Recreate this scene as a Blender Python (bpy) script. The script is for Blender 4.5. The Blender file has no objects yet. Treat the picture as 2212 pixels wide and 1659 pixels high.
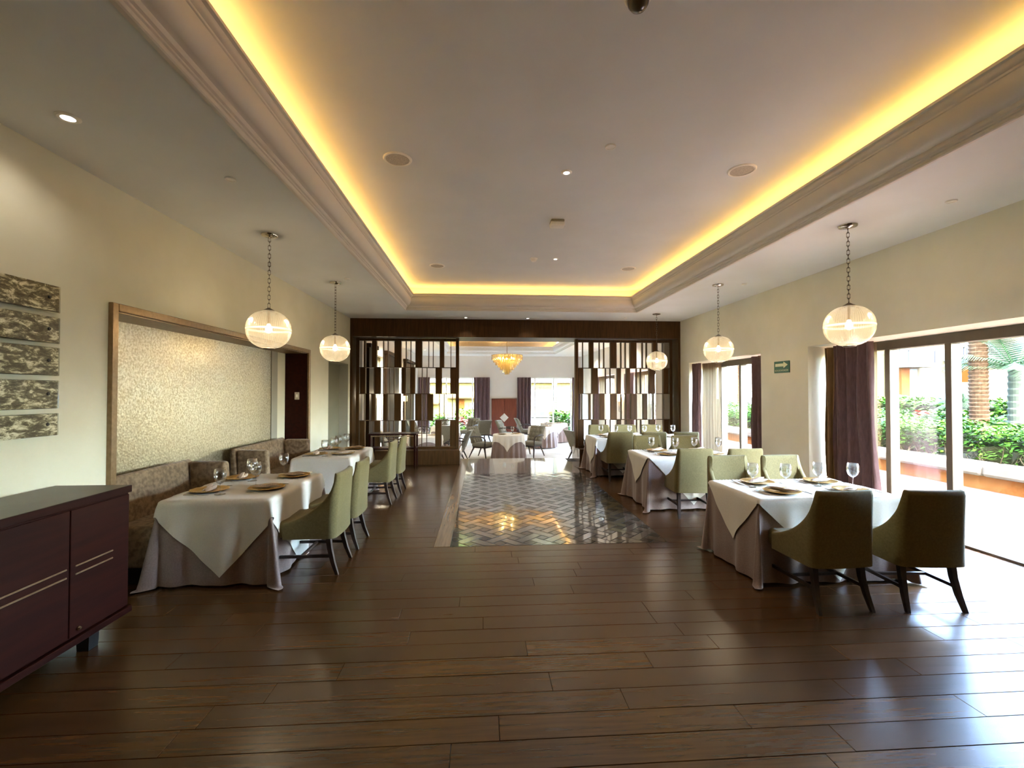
import bpy, bmesh, math, random
import numpy as np
from mathutils import Vector, Matrix
random.seed(7); rng = np.random.default_rng(7)
PI = math.pi; R = math.radians
SC = bpy.context.scene; COL = SC.collection

# ------------------------------------------------------------------ camera, sky, sun, exposure
cam = bpy.data.objects.new('camera', bpy.data.cameras.new('camera')); COL.objects.link(cam)
cam.location = (0, 0, 1.6); cam.rotation_euler = (R(90 + 0.958), 0, R(-3.718))
cam.data.sensor_width = 36; cam.data.lens = 985 / 2212 * 36; cam.data.clip_end = 1000; cam.data.clip_start = .02
SC.camera = cam
w = bpy.data.worlds.new('sky'); SC.world = w; w.use_nodes = True
nt = w.node_tree; bg = nt.nodes['Background']
sky = nt.nodes.new('ShaderNodeTexSky'); sky.sky_type = 'NISHITA'; sky.sun_disc = False
sky.sun_elevation = R(56); sky.sun_rotation = R(180); sky.air_density = 1.0; sky.dust_density = 2.5; sky.ozone_density = 1.5
nt.links.new(sky.outputs[0], bg.inputs[0]); bg.inputs[1].default_value = SKY = 2.6
sun = bpy.data.objects.new('sun', bpy.data.lights.new('sun', 'SUN')); COL.objects.link(sun)
sun.data.energy = 4.5; sun.data.angle = R(1.0); sun.data.color = (1, .95, .86)
sun.rotation_euler = Vector((0.03, .56, -.83)).to_track_quat('-Z', 'Y').to_euler()
vs = SC.view_settings; SC.display_settings.display_device = 'sRGB'
vs.view_transform = 'Standard'; vs.look = 'None'; vs.gamma = 1; vs.use_curve_mapping = False; vs.exposure = 3.65
cy = SC.cycles
cy.use_denoising = True; cy.max_bounces = 10; cy.diffuse_bounces = 5; cy.glossy_bounces = 5; cy.transmission_bounces = 8; cy.transparent_max_bounces = 24
cy.sample_clamp_indirect = 6; cy.caustics_reflective = False; cy.caustics_refractive = False

# ------------------------------------------------------------------ helpers: materials
def srgb(r, g, b):
    f = lambda c: (c / 255 / 12.92) if c / 255 <= .04045 else ((c / 255 + .055) / 1.055) ** 2.4
    return (f(r), f(g), f(b), 1)
MATS = {}
def mat(name, c, rough=.5, metal=0, c2=None, scale=8, stretch=(1, 1, 1), detail=4, bump=0, bscale=None, rnd=0, spec=.5, sheen=0, coat=0,
        ramp=(.35, .65), coords='Object', emit=None, estr=0, rough2=None, coatr=.08):
    m = bpy.data.materials.new(name); m.use_nodes = True; MATS[name] = m
    n, l = m.node_tree.nodes, m.node_tree.links; p = n['Principled BSDF']
    p.inputs['Roughness'].default_value = rough; p.inputs['Metallic'].default_value = metal
    p.inputs['Specular IOR Level'].default_value = spec; p.inputs['Coat Weight'].default_value = coat; p.inputs['Coat Roughness'].default_value = coatr
    if sheen: p.inputs['Sheen Weight'].default_value = sheen; p.inputs['Sheen Roughness'].default_value = .4
    p.inputs['Base Color'].default_value = c
    if emit: p.inputs['Emission Color'].default_value = emit; p.inputs['Emission Strength'].default_value = estr
    if c2 or bump or rnd:
        tc = n.new('ShaderNodeTexCoord'); mp = n.new('ShaderNodeMapping'); mp.inputs['Scale'].default_value = stretch
        l.new(tc.outputs[coords], mp.inputs[0]); oi = n.new('ShaderNodeObjectInfo')
        if rnd:
            mm = n.new('ShaderNodeVectorMath'); mm.operation = 'SCALE'; mm.inputs[0].default_value = (37, 53, 71); l.new(oi.outputs['Random'], mm.inputs['Scale'])
            l.new(mm.outputs[0], mp.inputs['Location'])
        nz = n.new('ShaderNodeTexNoise'); nz.inputs['Scale'].default_value = scale; nz.inputs['Detail'].default_value = detail; l.new(mp.outputs[0], nz.inputs['Vector'])
        if c2:
            rp = n.new('ShaderNodeValToRGB'); rp.color_ramp.elements[0].position = ramp[0]; rp.color_ramp.elements[1].position = ramp[1]
            rp.color_ramp.elements[0].color = c; rp.color_ramp.elements[1].color = c2; l.new(nz.outputs['Fac'], rp.inputs[0]); out = rp.outputs[0]
            if rnd:
                hs = n.new('ShaderNodeHueSaturation'); ma = n.new('ShaderNodeMapRange'); ma.inputs[3].default_value = 1 - rnd; ma.inputs[4].default_value = 1 + rnd
                l.new(oi.outputs['Random'], ma.inputs[0]); l.new(ma.outputs[0], hs.inputs['Value']); l.new(out, hs.inputs['Color']); out = hs.outputs[0]
            l.new(out, p.inputs['Base Color'])
        if rough2 is not None:
            mr = n.new('ShaderNodeMapRange'); mr.inputs[1].default_value = ramp[0]; mr.inputs[2].default_value = ramp[1]; mr.inputs[3].default_value = rough; mr.inputs[4].default_value = rough2
            l.new(nz.outputs['Fac'], mr.inputs[0]); l.new(mr.outputs[0], p.inputs['Roughness'])
        if bump:
            b = n.new('ShaderNodeBump'); b.inputs['Strength'].default_value = bump; b.inputs['Distance'].default_value = .004
            nb = nz
            if bscale:
                nb = n.new('ShaderNodeTexNoise'); nb.inputs['Scale'].default_value = bscale; nb.inputs['Detail'].default_value = 3; l.new(mp.outputs[0], nb.inputs['Vector'])
            l.new(nb.outputs['Fac'], b.inputs['Height']); l.new(b.outputs[0], p.inputs['Normal'])
    return m
def glassy(name, tint=(1, 1, 1, 1), gloss=.08, rough=.0, fres=True, ior=1.45, transl=0, tcol=(1, 1, 1, 1), scale=0):
    """thin glass or sheer cloth: transparent + mirror (+ translucent) mix, so light passes straight through"""
    m = bpy.data.materials.new(name); m.use_nodes = True; MATS[name] = m
    n, l = m.node_tree.nodes, m.node_tree.links; n.remove(n['Principled BSDF']); o = n['Material Output']
    tr = n.new('ShaderNodeBsdfTransparent'); tr.inputs[0].default_value = tint
    gl = n.new('ShaderNodeBsdfGlossy'); gl.inputs['Roughness'].default_value = rough
    base = tr.outputs[0]
    if transl:
        tl = n.new('ShaderNodeBsdfTranslucent'); tl.inputs[0].default_value = tcol
        df = n.new('ShaderNodeBsdfDiffuse'); df.inputs[0].default_value = tcol
        m2 = n.new('ShaderNodeMixShader'); m2.inputs[0].default_value = .45; l.new(tl.outputs[0], m2.inputs[1]); l.new(df.outputs[0], m2.inputs[2])
        m1 = n.new('ShaderNodeMixShader'); m1.inputs[0].default_value = transl; l.new(base, m1.inputs[1]); l.new(m2.outputs[0], m1.inputs[2]); base = m1.outputs[0]
    mx = n.new('ShaderNodeMixShader'); l.new(base, mx.inputs[1]); l.new(gl.outputs[0], mx.inputs[2])
    if fres:
        lw = n.new('ShaderNodeLayerWeight'); lw.inputs[0].default_value = .35
        mr = n.new('ShaderNodeMapRange'); mr.inputs[3].default_value = gloss; mr.inputs[4].default_value = fres if fres is not True else .75; l.new(lw.outputs['Facing'], mr.inputs[0]); l.new(mr.outputs[0], mx.inputs[0])
    else: mx.inputs[0].default_value = gloss
    l.new(mx.outputs[0], o.inputs[0]); return m
def emitter(name, col, strength):
    m = bpy.data.materials.new(name); m.use_nodes = True; MATS[name] = m
    n, l = m.node_tree.nodes, m.node_tree.links; n.remove(n['Principled BSDF'])
    e = n.new('ShaderNodeEmission'); e.inputs[0].default_value = col; e.inputs[1].default_value = strength; l.new(e.outputs[0], n['Material Output'].inputs[0]); return m

PAINT = mat('wall_paint', srgb(226, 219, 194), .75, c2=srgb(231, 224, 201), scale=3, bump=.05, bscale=160)
CEIL = mat('ceiling_paint', srgb(230, 231, 227), .85, c2=srgb(234, 235, 232), scale=2)
CROWN = mat('cornice_paint', srgb(226, 218, 207), .55)
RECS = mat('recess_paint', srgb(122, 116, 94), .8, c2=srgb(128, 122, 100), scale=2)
PANELW = mat('far_wood_panel', srgb(38, 25, 12), .65, spec=.1, c2=srgb(51, 34, 18), scale=5, stretch=(8, 8, .6), rnd=.1)
FARC = mat('far_tray_silver', srgb(222, 214, 202), .16, metal=.85, c2=srgb(222, 212, 198), scale=1.2)
BWALL = mat('far_room_paint', srgb(221, 210, 197), .8, c2=srgb(224, 214, 200), scale=2)
GREYP = mat('grey_paint', srgb(160, 156, 140), .8, c2=srgb(165, 160, 145), scale=2)
PLANK = mat('floor_oak', srgb(60, 38, 17), .27, c2=srgb(83, 53, 25), scale=5, stretch=(.5, 9, 9), bump=.05, rnd=.16, spec=.6, ramp=(.3, .72))
SUB = mat('floor_joint', srgb(24, 18, 13), .8, c2=srgb(30, 22, 16), scale=10)
STONE = mat('inlay_stone', srgb(68, 64, 57), .1, c2=srgb(86, 80, 71), scale=4, rnd=.18, spec=1, ramp=(.3, .7), coat=.6, coatr=.04)
DOT = mat('inlay_dot_stone', srgb(40, 40, 40), .12, c2=srgb(61, 59, 55), scale=6, rnd=.3, spec=.8)
GROUT = mat('inlay_grout', srgb(34, 31, 27), .4, c2=srgb(42, 38, 34), scale=20)
MARBLE = mat('landing_marble', srgb(128, 118, 106), .1, c2=srgb(148, 138, 124), scale=3, spec=1, coat=.6, coatr=.04)
FRAMEW = mat('inlay_border_wood', srgb(104, 84, 64), .25, c2=srgb(124, 100, 76), scale=5, stretch=(9, .5, 9), spec=.6)
SCREENW = mat('screen_wood', srgb(66, 44, 21), .5, spec=.15, c2=srgb(83, 55, 28), scale=5, stretch=(8, 8, .6), bump=.04, rnd=.14)
WENGE = mat('dark_red_wood', srgb(34, 8, 4), .5, c2=srgb(44, 13, 6), scale=4, stretch=(6, .5, 6), bump=.03, spec=.12)
REDW = mat('mahogany_panel', srgb(107, 51, 33), .3, c2=srgb(126, 64, 42), scale=4, stretch=(8, 8, .6), coat=.2)
DARKW = mat('chair_leg_wood', srgb(39, 28, 22), .35, c2=srgb(49, 34, 26), scale=6, stretch=(6, 6, .8))
TOPW = mat('sideboard_top', srgb(84, 75, 62), .42, c2=srgb(92, 82, 68), scale=3, spec=.4)
BRONZE = mat('bronze_trim', srgb(136, 112, 82), .4, metal=.75, c2=srgb(150, 126, 94), scale=30)
BRASS = mat('brass_inlay', srgb(150, 128, 100), .35, metal=.8, c2=srgb(168, 146, 116), scale=40)
CHROME = mat('polished_nickel', srgb(200, 190, 175), .15, metal=1, c2=srgb(210, 200, 186), scale=20)
CHAINM = mat('chain_bronze', srgb(92, 80, 66), .35, metal=.85, c2=srgb(112, 98, 80), scale=60)
BLACK = mat('black_bolt', srgb(24, 22, 20), .4, c2=srgb(32, 30, 28), scale=30)
TOE = mat('black_plinth', srgb(16, 14, 12), .5, c2=srgb(20, 18, 15), scale=10)
GREENV = mat('olive_velvet', srgb(105, 94, 59), .85, c2=srgb(116, 103, 67), scale=70, detail=5, bump=.25, bscale=400, sheen=.12, spec=.2)
BROWNV = mat('brown_velvet', srgb(112, 92, 70), .85, c2=srgb(146, 124, 98), scale=26, detail=8, bump=.15, bscale=300, sheen=.25, spec=.2, ramp=(.38, .62))
GREYV = mat('tufted_grey_fabric', srgb(109, 104, 88), .85, c2=srgb(122, 117, 101), scale=60, bump=.2, sheen=.25, spec=.2)
CLOTH = mat('white_linen', srgb(214, 206, 193), .85, c2=srgb(220, 213, 200), scale=120, bump=.12, bscale=500, sheen=.15, spec=.2)
SKIRT = mat('mauve_satin', srgb(126, 106, 97), .55, c2=srgb(137, 117, 108), scale=90, bump=.1, bscale=400, sheen=.2, spec=.4)
PURPLE = mat('plum_curtain_cloth', srgb(97, 72, 70), .7, c2=srgb(111, 84, 81), scale=50, stretch=(1, 1, .2), sheen=.3, spec=.3)
GOLD = mat('gold_charger', srgb(196, 156, 84), .35, metal=.9, c2=srgb(216, 178, 104), scale=90, bump=.6, bscale=220)
NAPKIN = mat('napkin_linen', srgb(195, 173, 153), .85, c2=srgb(216, 197, 177), scale=90, bump=.1, bscale=400)
STEEL = mat('cutlery_steel', srgb(190, 186, 178), .2, metal=1, c2=srgb(204, 200, 192), scale=30)
WHITEP = mat('white_plastic', srgb(245, 241, 232), .45, c2=srgb(251, 247, 238), scale=20)
GRILLE = mat('speaker_grille', srgb(216, 206, 190), .7, c2=srgb(168, 159, 145), scale=420, ramp=(.45, .55))
SWITCHM = mat('switch_plate', srgb(190, 180, 165), .4, c2=srgb(198, 188, 173), scale=20)
ALU = mat('door_frame_aluminium', srgb(75, 64, 46), .5, metal=0, c2=srgb(82, 71, 52), scale=12, stretch=(1, 1, .2))
SIGNG = mat('sign_green', srgb(16, 84, 62), .4, c2=srgb(18, 90, 66), scale=30)
SIGNW = mat('sign_cream', srgb(228, 230, 190), .5, c2=srgb(232, 234, 196), scale=30)
CARPET = mat('pale_carpet', srgb(208, 202, 188), .95, c2=srgb(222, 217, 206), scale=3, bump=.3, bscale=200, sheen=.2)
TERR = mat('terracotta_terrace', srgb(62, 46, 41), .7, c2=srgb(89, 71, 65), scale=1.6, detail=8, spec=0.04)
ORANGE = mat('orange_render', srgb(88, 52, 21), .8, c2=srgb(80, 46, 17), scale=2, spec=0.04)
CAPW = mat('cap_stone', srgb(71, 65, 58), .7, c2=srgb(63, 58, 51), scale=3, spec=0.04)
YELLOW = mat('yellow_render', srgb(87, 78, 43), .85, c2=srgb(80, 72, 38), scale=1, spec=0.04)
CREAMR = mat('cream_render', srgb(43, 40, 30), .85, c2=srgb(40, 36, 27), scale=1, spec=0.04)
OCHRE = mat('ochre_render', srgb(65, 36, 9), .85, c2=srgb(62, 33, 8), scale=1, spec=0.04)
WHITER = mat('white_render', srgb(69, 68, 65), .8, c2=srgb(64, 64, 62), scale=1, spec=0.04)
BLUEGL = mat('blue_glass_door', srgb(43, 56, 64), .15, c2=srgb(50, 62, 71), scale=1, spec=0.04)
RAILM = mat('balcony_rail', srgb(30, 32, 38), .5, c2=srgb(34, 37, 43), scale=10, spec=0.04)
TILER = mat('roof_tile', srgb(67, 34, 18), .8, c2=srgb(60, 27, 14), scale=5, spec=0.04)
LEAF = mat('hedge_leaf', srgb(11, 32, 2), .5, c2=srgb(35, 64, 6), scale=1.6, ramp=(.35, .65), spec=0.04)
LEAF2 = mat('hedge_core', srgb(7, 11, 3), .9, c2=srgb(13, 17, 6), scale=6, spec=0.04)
TWIG = mat('hedge_twig', srgb(52, 42, 29), .8, c2=srgb(42, 33, 21), scale=8, spec=0.04)
FROND = mat('palm_frond', srgb(27, 41, 27), .5, c2=srgb(45, 60, 38), scale=3, spec=0.04)
TRUNK = mat('palm_trunk_brown', srgb(31, 20, 10), .85, c2=srgb(51, 37, 24), scale=14, stretch=(1, 1, 3), spec=0.04)
TRUNK2 = mat('palm_trunk_grey', srgb(43, 46, 38), .8, c2=srgb(33, 36, 28), scale=10, stretch=(1, 1, 4), spec=0.04)
FLOWER = mat('red_flower', srgb(84, 26, 15), .6, c2=srgb(99, 34, 22), scale=10, spec=0.04)
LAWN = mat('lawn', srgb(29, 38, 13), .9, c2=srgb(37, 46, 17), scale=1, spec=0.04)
SEA = mat('sea', srgb(110, 168, 196), .2, c2=srgb(126, 182, 206), scale=.05)
SHADE = mat('sconce_shade', srgb(236, 200, 130), .7, c2=srgb(240, 206, 138), scale=20, emit=srgb(255, 196, 110), estr=.9)
DIAM = mat('diamond_lamp', srgb(206, 196, 180), .6, c2=srgb(212, 202, 188), scale=20)
def wallpaper():
    m = mat('gold_wallpaper', srgb(150, 128, 92), 0.4, metal=.85)
    n, l = m.node_tree.nodes, m.node_tree.links; p = n['Principled BSDF']; tc = n.new('ShaderNodeTexCoord')
    a = n.new('ShaderNodeTexNoise'); a.inputs['Scale'].default_value = 46; a.inputs['Detail'].default_value = 9; a.inputs['Roughness'].default_value = .68; l.new(tc.outputs['Object'], a.inputs['Vector'])
    b = n.new('ShaderNodeTexVoronoi'); b.inputs['Scale'].default_value = 44; l.new(tc.outputs['Object'], b.inputs['Vector'])
    r = n.new('ShaderNodeValToRGB'); r.color_ramp.elements[0].position = .40; r.color_ramp.elements[1].position = .60
    r.color_ramp.elements[0].color = srgb(186, 170, 136); r.color_ramp.elements[1].color = srgb(222, 211, 180); l.new(a.outputs['Fac'], r.inputs[0]); l.new(r.outputs[0], p.inputs['Base Color'])
    mr = n.new('ShaderNodeMapRange'); mr.inputs[1].default_value = .42; mr.inputs[2].default_value = .58; mr.inputs[3].default_value = .44; mr.inputs[4].default_value = .30; l.new(a.outputs['Fac'], mr.inputs[0]); l.new(mr.outputs[0], p.inputs['Roughness'])
    bp = n.new('ShaderNodeBump'); bp.inputs['Strength'].default_value = .35; bp.inputs['Distance'].default_value = .004; l.new(b.outputs['Distance'], bp.inputs['Height']); l.new(bp.outputs[0], p.inputs['Normal'])
    return m
WALLP = wallpaper()
def plaque_mat():
    m = mat('silvered_plaque', srgb(84, 76, 52), .35, metal=.2)
    n, l = m.node_tree.nodes, m.node_tree.links; p = n['Principled BSDF']; tc = n.new('ShaderNodeTexCoord'); oi = n.new('ShaderNodeObjectInfo')
    mp = n.new('ShaderNodeMapping'); mp.inputs['Scale'].default_value = (1, 6, 15); l.new(tc.outputs['Object'], mp.inputs[0])
    mm = n.new('ShaderNodeVectorMath'); mm.operation = 'SCALE'; mm.inputs[0].default_value = (17, 23, 31); l.new(oi.outputs['Random'], mm.inputs['Scale']); l.new(mm.outputs[0], mp.inputs['Location'])
    a = n.new('ShaderNodeTexNoise'); a.inputs['Scale'].default_value = 2.0; a.inputs['Detail'].default_value = 10; a.inputs['Roughness'].default_value = .74; a.inputs['Distortion'].default_value = .45; l.new(mp.outputs[0], a.inputs['Vector'])
    r = n.new('ShaderNodeValToRGB'); e = r.color_ramp.elements; e[0].position = .40; e[0].color = srgb(74, 66, 44); e[1].position = .62; e[1].color = srgb(232, 226, 200)
    x = e.new(.50); x.color = srgb(112, 102, 74); x = e.new(.555); x.color = srgb(196, 188, 152)
    l.new(a.outputs['Fac'], r.inputs[0]); l.new(r.outputs[0], p.inputs['Base Color']); return m
PLAQUE = plaque_mat()
PANE = glassy('window_glass', (.98, 1, .99, 1), .03, fres=.5)
WINEG = glassy('wine_glass', (.97, .98, .98, 1), .05, .02, fres=.9)
ACRYL = glassy('acrylic_edge', (.9, .92, .88, 1), .15, .1, fres=.6)
GLOBE = glassy('ribbed_globe_glass', (1, .95, .86, 1), .08, .06, fres=.6, transl=.28, tcol=(.6, .55, .44, 1))
RIMG = glassy('globe_rim', (1, .95, .85, 1), .1, .1, fres=.4, transl=.85, tcol=(.9, .82, .66, 1))
SHEER = glassy('sheer_cloth', (.9, .8, .62, 1), .0, .5, fres=False, transl=.96, tcol=(.15, .11, .065, 1))
TANC = mat('tan_curtain_cloth', srgb(112, 86, 54), .8, c2=srgb(122, 95, 62), scale=40, stretch=(1, 1, .2), spec=.1)
CRYST = glassy('amber_crystal', (1, .9, .62, 1), .12, .05, fres=.7, transl=.45, tcol=(.95, .78, .42, 1))
BULB = emitter('bulb_glow', (1, .8, .5, 1), 1.3)
LED = emitter('amber_led', (1, .56, .14, 1), 1.5)
SPOTE = emitter('downlight_lens', (1, .95, .86, 1), 1.2)
CHBULB = emitter('chandelier_bulb', (1, .76, .38, 1), 16)

# ------------------------------------------------------------------ helpers: geometry
class MB:
    def __init__(s): s.v = []; s.f = []
    def add(s, v, f):
        o = len(s.v); s.v += [tuple(map(float, p)) for p in v]; s.f += [tuple(i + o for i in q) for q in f]; return s
    def box(s, x0, x1, y0, y1, z0, z1):
        v = [(x, y, z) for x in (x0, x1) for y in (y0, y1) for z in (z0, z1)]
        return s.add(v, [(0, 1, 3, 2), (4, 6, 7, 5), (0, 4, 5, 1), (2, 3, 7, 6), (0, 2, 6, 4), (1, 5, 7, 3)])
    def frustum(s, c0, a0, c1, a1):
        """square bar from c0 (half sizes a0) to c1 (half sizes a1)"""
        v = []
        for c, a in ((c0, a0), (c1, a1)):
            ax, ay = a if isinstance(a, tuple) else (a, a)
            v += [(c[0] - ax, c[1] - ay, c[2]), (c[0] + ax, c[1] - ay, c[2]), (c[0] + ax, c[1] + ay, c[2]), (c[0] - ax, c[1] + ay, c[2])]
        return s.add(v, [(3, 2, 1, 0), (4, 5, 6, 7), (0, 1, 5, 4), (1, 2, 6, 5), (2, 3, 7, 6), (3, 0, 4, 7)])
    def lathe(s, prof, n=24, c=(0, 0, 0), cap=True):
        v = []; f = []; k = len(prof)
        for i in range(n):
            a = 2 * PI * i / n
            for r, z in prof: v.append((c[0] + r * math.cos(a), c[1] + r * math.sin(a), c[2] + z))
        for i in range(n):
            j = (i + 1) % n
            for q in range(k - 1): f.append((i * k + q, j * k + q, j * k + q + 1, i * k + q + 1))
        if cap:
            if prof[0][0] > 1e-4: f.append(tuple(i * k for i in reversed(range(n))))
            if prof[-1][0] > 1e-4: f.append(tuple(i * k + k - 1 for i in range(n)))
        return s.add(v, f)
    def tube(s, pts, r, n=8, closed=False):
        pts = [Vector(p) for p in pts]; m = len(pts); v = []; f = []; rr = r if isinstance(r, (list, tuple)) else [r] * m
        for i, p in enumerate(pts):
            a = pts[(i - 1) % m] if (closed or i > 0) else p; b = pts[(i + 1) % m] if (closed or i < m - 1) else p
            d = (b - a).normalized(); u = d.cross(Vector((0, 0, 1)))
            if u.length < 1e-3: u = d.cross(Vector((1, 0, 0)))
            u.normalize(); q = d.cross(u)
            for k in range(n): t = 2 * PI * k / n; v.append(p + (u * math.cos(t) + q * math.sin(t)) * rr[i])
        for i in range(m if closed else m - 1):
            j = (i + 1) % m
            for k in range(n): f.append((i * n + k, i * n + (k + 1) % n, j * n + (k + 1) % n, j * n + k))
        if not closed: f += [tuple(reversed(range(n))), tuple((m - 1) * n + k for k in range(n))]
        return s.add(v, f)
    def grid(s, P, nu, nv, flip=False):
        f = []
        for i in range(nu - 1):
            for j in range(nv - 1):
                q = (i * nv + j, (i + 1) * nv + j, (i + 1) * nv + j + 1, i * nv + j + 1); f.append(q[::-1] if flip else q)
        return s.add(P, f)
    def rbox(s, c, d, r=.02, seg=2, taper=None):
        bm = bmesh.new(); bmesh.ops.create_cube(bm, size=1)
        for q in bm.verts: q.co = Vector((q.co.x * d[0], q.co.y * d[1], q.co.z * d[2]))
        bmesh.ops.bevel(bm, geom=bm.edges[:], offset=min(r, min(d) * .49), segments=seg, profile=.5, affect='EDGES')
        v = [(q.co.x + c[0], q.co.y + c[1], q.co.z + c[2]) for q in bm.verts]; bm.verts.index_update()
        f = [tuple(q.index for q in fc.verts) for fc in bm.faces]; bm.free(); return s.add(v, f)
    def xf(s, M_):
        s.v = [tuple(M_ @ Vector(p)) for p in s.v]; return s
    def mesh(s, name, m, smooth=False):
        me = bpy.data.meshes.new(name); me.from_pydata(s.v, [], s.f); me.materials.append(m)
        if smooth: me.polygons.foreach_set('use_smooth', [True] * len(me.polygons))
        me.update(); return me
    def build(s, name, m, parent=None, smooth=False, loc=None, rz=0, ang=None):
        me = s.mesh(name, m, smooth or ang is not None)
        o = bpy.data.objects.new(name, me); COL.objects.link(o)
        if ang is not None: me.set_sharp_from_angle(angle=R(ang))
        if parent: o.parent = parent
        if loc: o.location = loc
        o.rotation_euler.z = rz
        return o
def link(name, me, parent=None, loc=(0, 0, 0), rot=(0, 0, 0), scale=None):
    o = bpy.data.objects.new(name, me); COL.objects.link(o); o.location = loc; o.rotation_euler = rot
    if scale: o.scale = scale
    if parent: o.parent = parent
    return o
def tag(o, label=None, cat=None, group=None, kind=None):
    if label: o['label'] = label
    if cat: o['category'] = cat
    if group: o['group'] = group
    if kind: o['kind'] = kind
    return o
def thing(name, label, cat, loc=(0, 0, 0), rz=0, group=None):
    o = bpy.data.objects.new(name, None); COL.objects.link(o); o.location = loc; o.rotation_euler = (0, 0, rz); o.empty_display_size = .1
    return tag(o, label, cat, group)
KIDS = {}
def dup(root, loc, rz=0, label=None, group=None):
    """copy a thing, its parts and their sub-parts"""
    r = root.copy(); COL.objects.link(r); r.location = loc; r.rotation_euler = (0, 0, rz)
    if label: r['label'] = label
    if group: r['group'] = group
    for ch in KIDS.setdefault(root, list(root.children)):
        c = ch.copy(); COL.objects.link(c); c.parent = r
        for g in KIDS.setdefault(ch, list(ch.children)):
            d = g.copy(); COL.objects.link(d); d.parent = c
    return r
def struct(name, mb, m, parent=None, **k):
    o = mb.build(name, m, parent, **k); o['kind'] = 'structure'; return o
def light(name, kind, loc, power, col, size=.1, spot=None, parent=None, blend=.6):
    d = bpy.data.lights.new(name, kind); d.energy = power; d.color = col
    if kind == 'SPOT': d.spot_size = R(spot); d.spot_blend = blend
    d.shadow_soft_size = size
    o = bpy.data.objects.new(name, d); COL.objects.link(o); o.location = loc
    if parent: o.parent = parent
    return o

# ------------------------------------------------------------------ room shell
LW, RW, YF, YB, ZC, ZT = -2.87, 4.5, 10.1, -2.2, 3.2, 3.65
YL = 10.95            # end of the raised floor; the far room lies lower
ZF = -.35; YE = 20.6
LX = LW - .45
# floor: sub-floor with planks
floor = struct('floor', MB().box(LX, 5.0, YB, YL, -.36, -.014), SUB)
ROWH = .165; GAP = .0016
def clip_rows():
    rows = []; y = 1.62 - ROWH * 40
    while y < YF + .2: rows.append(y); y += ROWH
    return rows
IX0, IX1, IY0, IY1 = -.5, 1.97, 4.76, YL     # inlaid area
stuff = MB(); plank_cache = {}
for r_, y in enumerate(clip_rows()):
    y0, y1 = y + GAP, y + ROWH - GAP
    segs = [(LW + .001 if y < 3.7 or y > 7.7 else LX + .001, 4.98)]
    if y1 > IY0: segs = [(segs[0][0], IX0), (IX1, 4.98)]
    if y > YF - .05: segs = [s_ for s_ in segs]
    if y < YB: continue
    for a, b in segs:
        x = a - random.random() * 1.6
        while x < b:
            L = random.choice((1.2, 1.5, 1.8, 2.1)); p0, p1 = max(x, a) + GAP * .6, min(x + L, b) - GAP * .6; x += L
            if p1 - p0 < .03: continue
            ty1 = min(y1, IY0) if (p1 > IX0 and p0 < IX1 and y < IY0 < y1) else y1
            dz = random.uniform(-.0007, .0007)
            if 1.55 < y < 5.3:
                key = (round(p1 - p0, 3), round(ty1 - y0, 3))
                if key not in plank_cache:
                    plank_cache[key] = MB().rbox((0, 0, -.0075), (p1 - p0, ty1 - y0, .015), .0012, 1).mesh('plank', PLANK)
                link('plank', plank_cache[key], floor, ((p0 + p1) / 2, (y0 + ty1) / 2, dz), (random.uniform(-.0016, .0016), random.uniform(-.0004, .0004), 0))
            else: stuff.box(p0, p1, y0, ty1, -.015 + dz, dz)
tag(stuff.build('plank_field', PLANK, floor), kind='stuff')
# landing stone beyond the inlay and frame border
for i in range(2):
    for j in range(4):
        xa, xb = -.33 + j * .575, -.33 + (j + 1) * .575; ya, yb = 8.95 + i * 1.0, 8.95 + (i + 1) * 1.0
        MB().box(xa + .001, xb - .001, ya + .001, yb - .001, -.013, .0).build('marble_slab', MARBLE, floor)
for i in range(6):
    a, b = 4.765 + i * 1.03, 4.765 + (i + 1) * 1.03
    v = [(IX0 + .002, a if i else IY0 + .0, z) for z in (-.013, .0012)] + [(IX0 + .168, a, z) for z in (-.013, .0012)] + [(IX0 + .168, b - .002, z) for z in (-.013, .0012)] + [(IX0 + .002, b - .002, z) for z in (-.013, .0012)]
    MB().add(v, [(1, 3, 5, 7), (6, 4, 2, 0), (0, 2, 3, 1), (2, 4, 5, 3), (4, 6, 7, 5), (6, 0, 1, 7)]).build('border_board', FRAMEW, floor)
# woven stone inlay
bed = MB().box(-.33, IX1, 4.765, 8.95, -.0135, -.003).build('inlay_bed', GROUT, floor)
U = .112; c45 = math.cos(PI / 4)
def clip_poly(poly, x0, x1, y0, y1):
    for ax, lim, sg in ((0, x0, 1), (0, x1, -1), (1, y0, 1), (1, y1, -1)):
        out = []
        for i in range(len(poly)):
            p, q = poly[i], poly[(i + 1) % len(poly)]; dp, dq = sg * (p[ax] - lim), sg * (q[ax] - lim)
            if dp >= 0: out.append(p)
            if (dp >= 0) != (dq >= 0): t = dp / (dp - dq); out.append((p[0] + t * (q[0] - p[0]), p[1] + t * (q[1] - p[1])))
        poly = out
        if len(poly) < 3: return []
    return poly
BX = (-.328, IX1 - .004, 4.768, 8.948)
def prism_top(poly, c, z0=-.008, z1=0.):
    n = len(poly); v = [(p[0] - c[0], p[1] - c[1], z) for z in (z0, z1) for p in poly]
    return MB().add(v, [tuple(range(n, 2 * n)), tuple(reversed(range(n)))] + [(i, (i + 1) % n, n + (i + 1) % n, n + i) for i in range(n)])
strip_cache = {}
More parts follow.
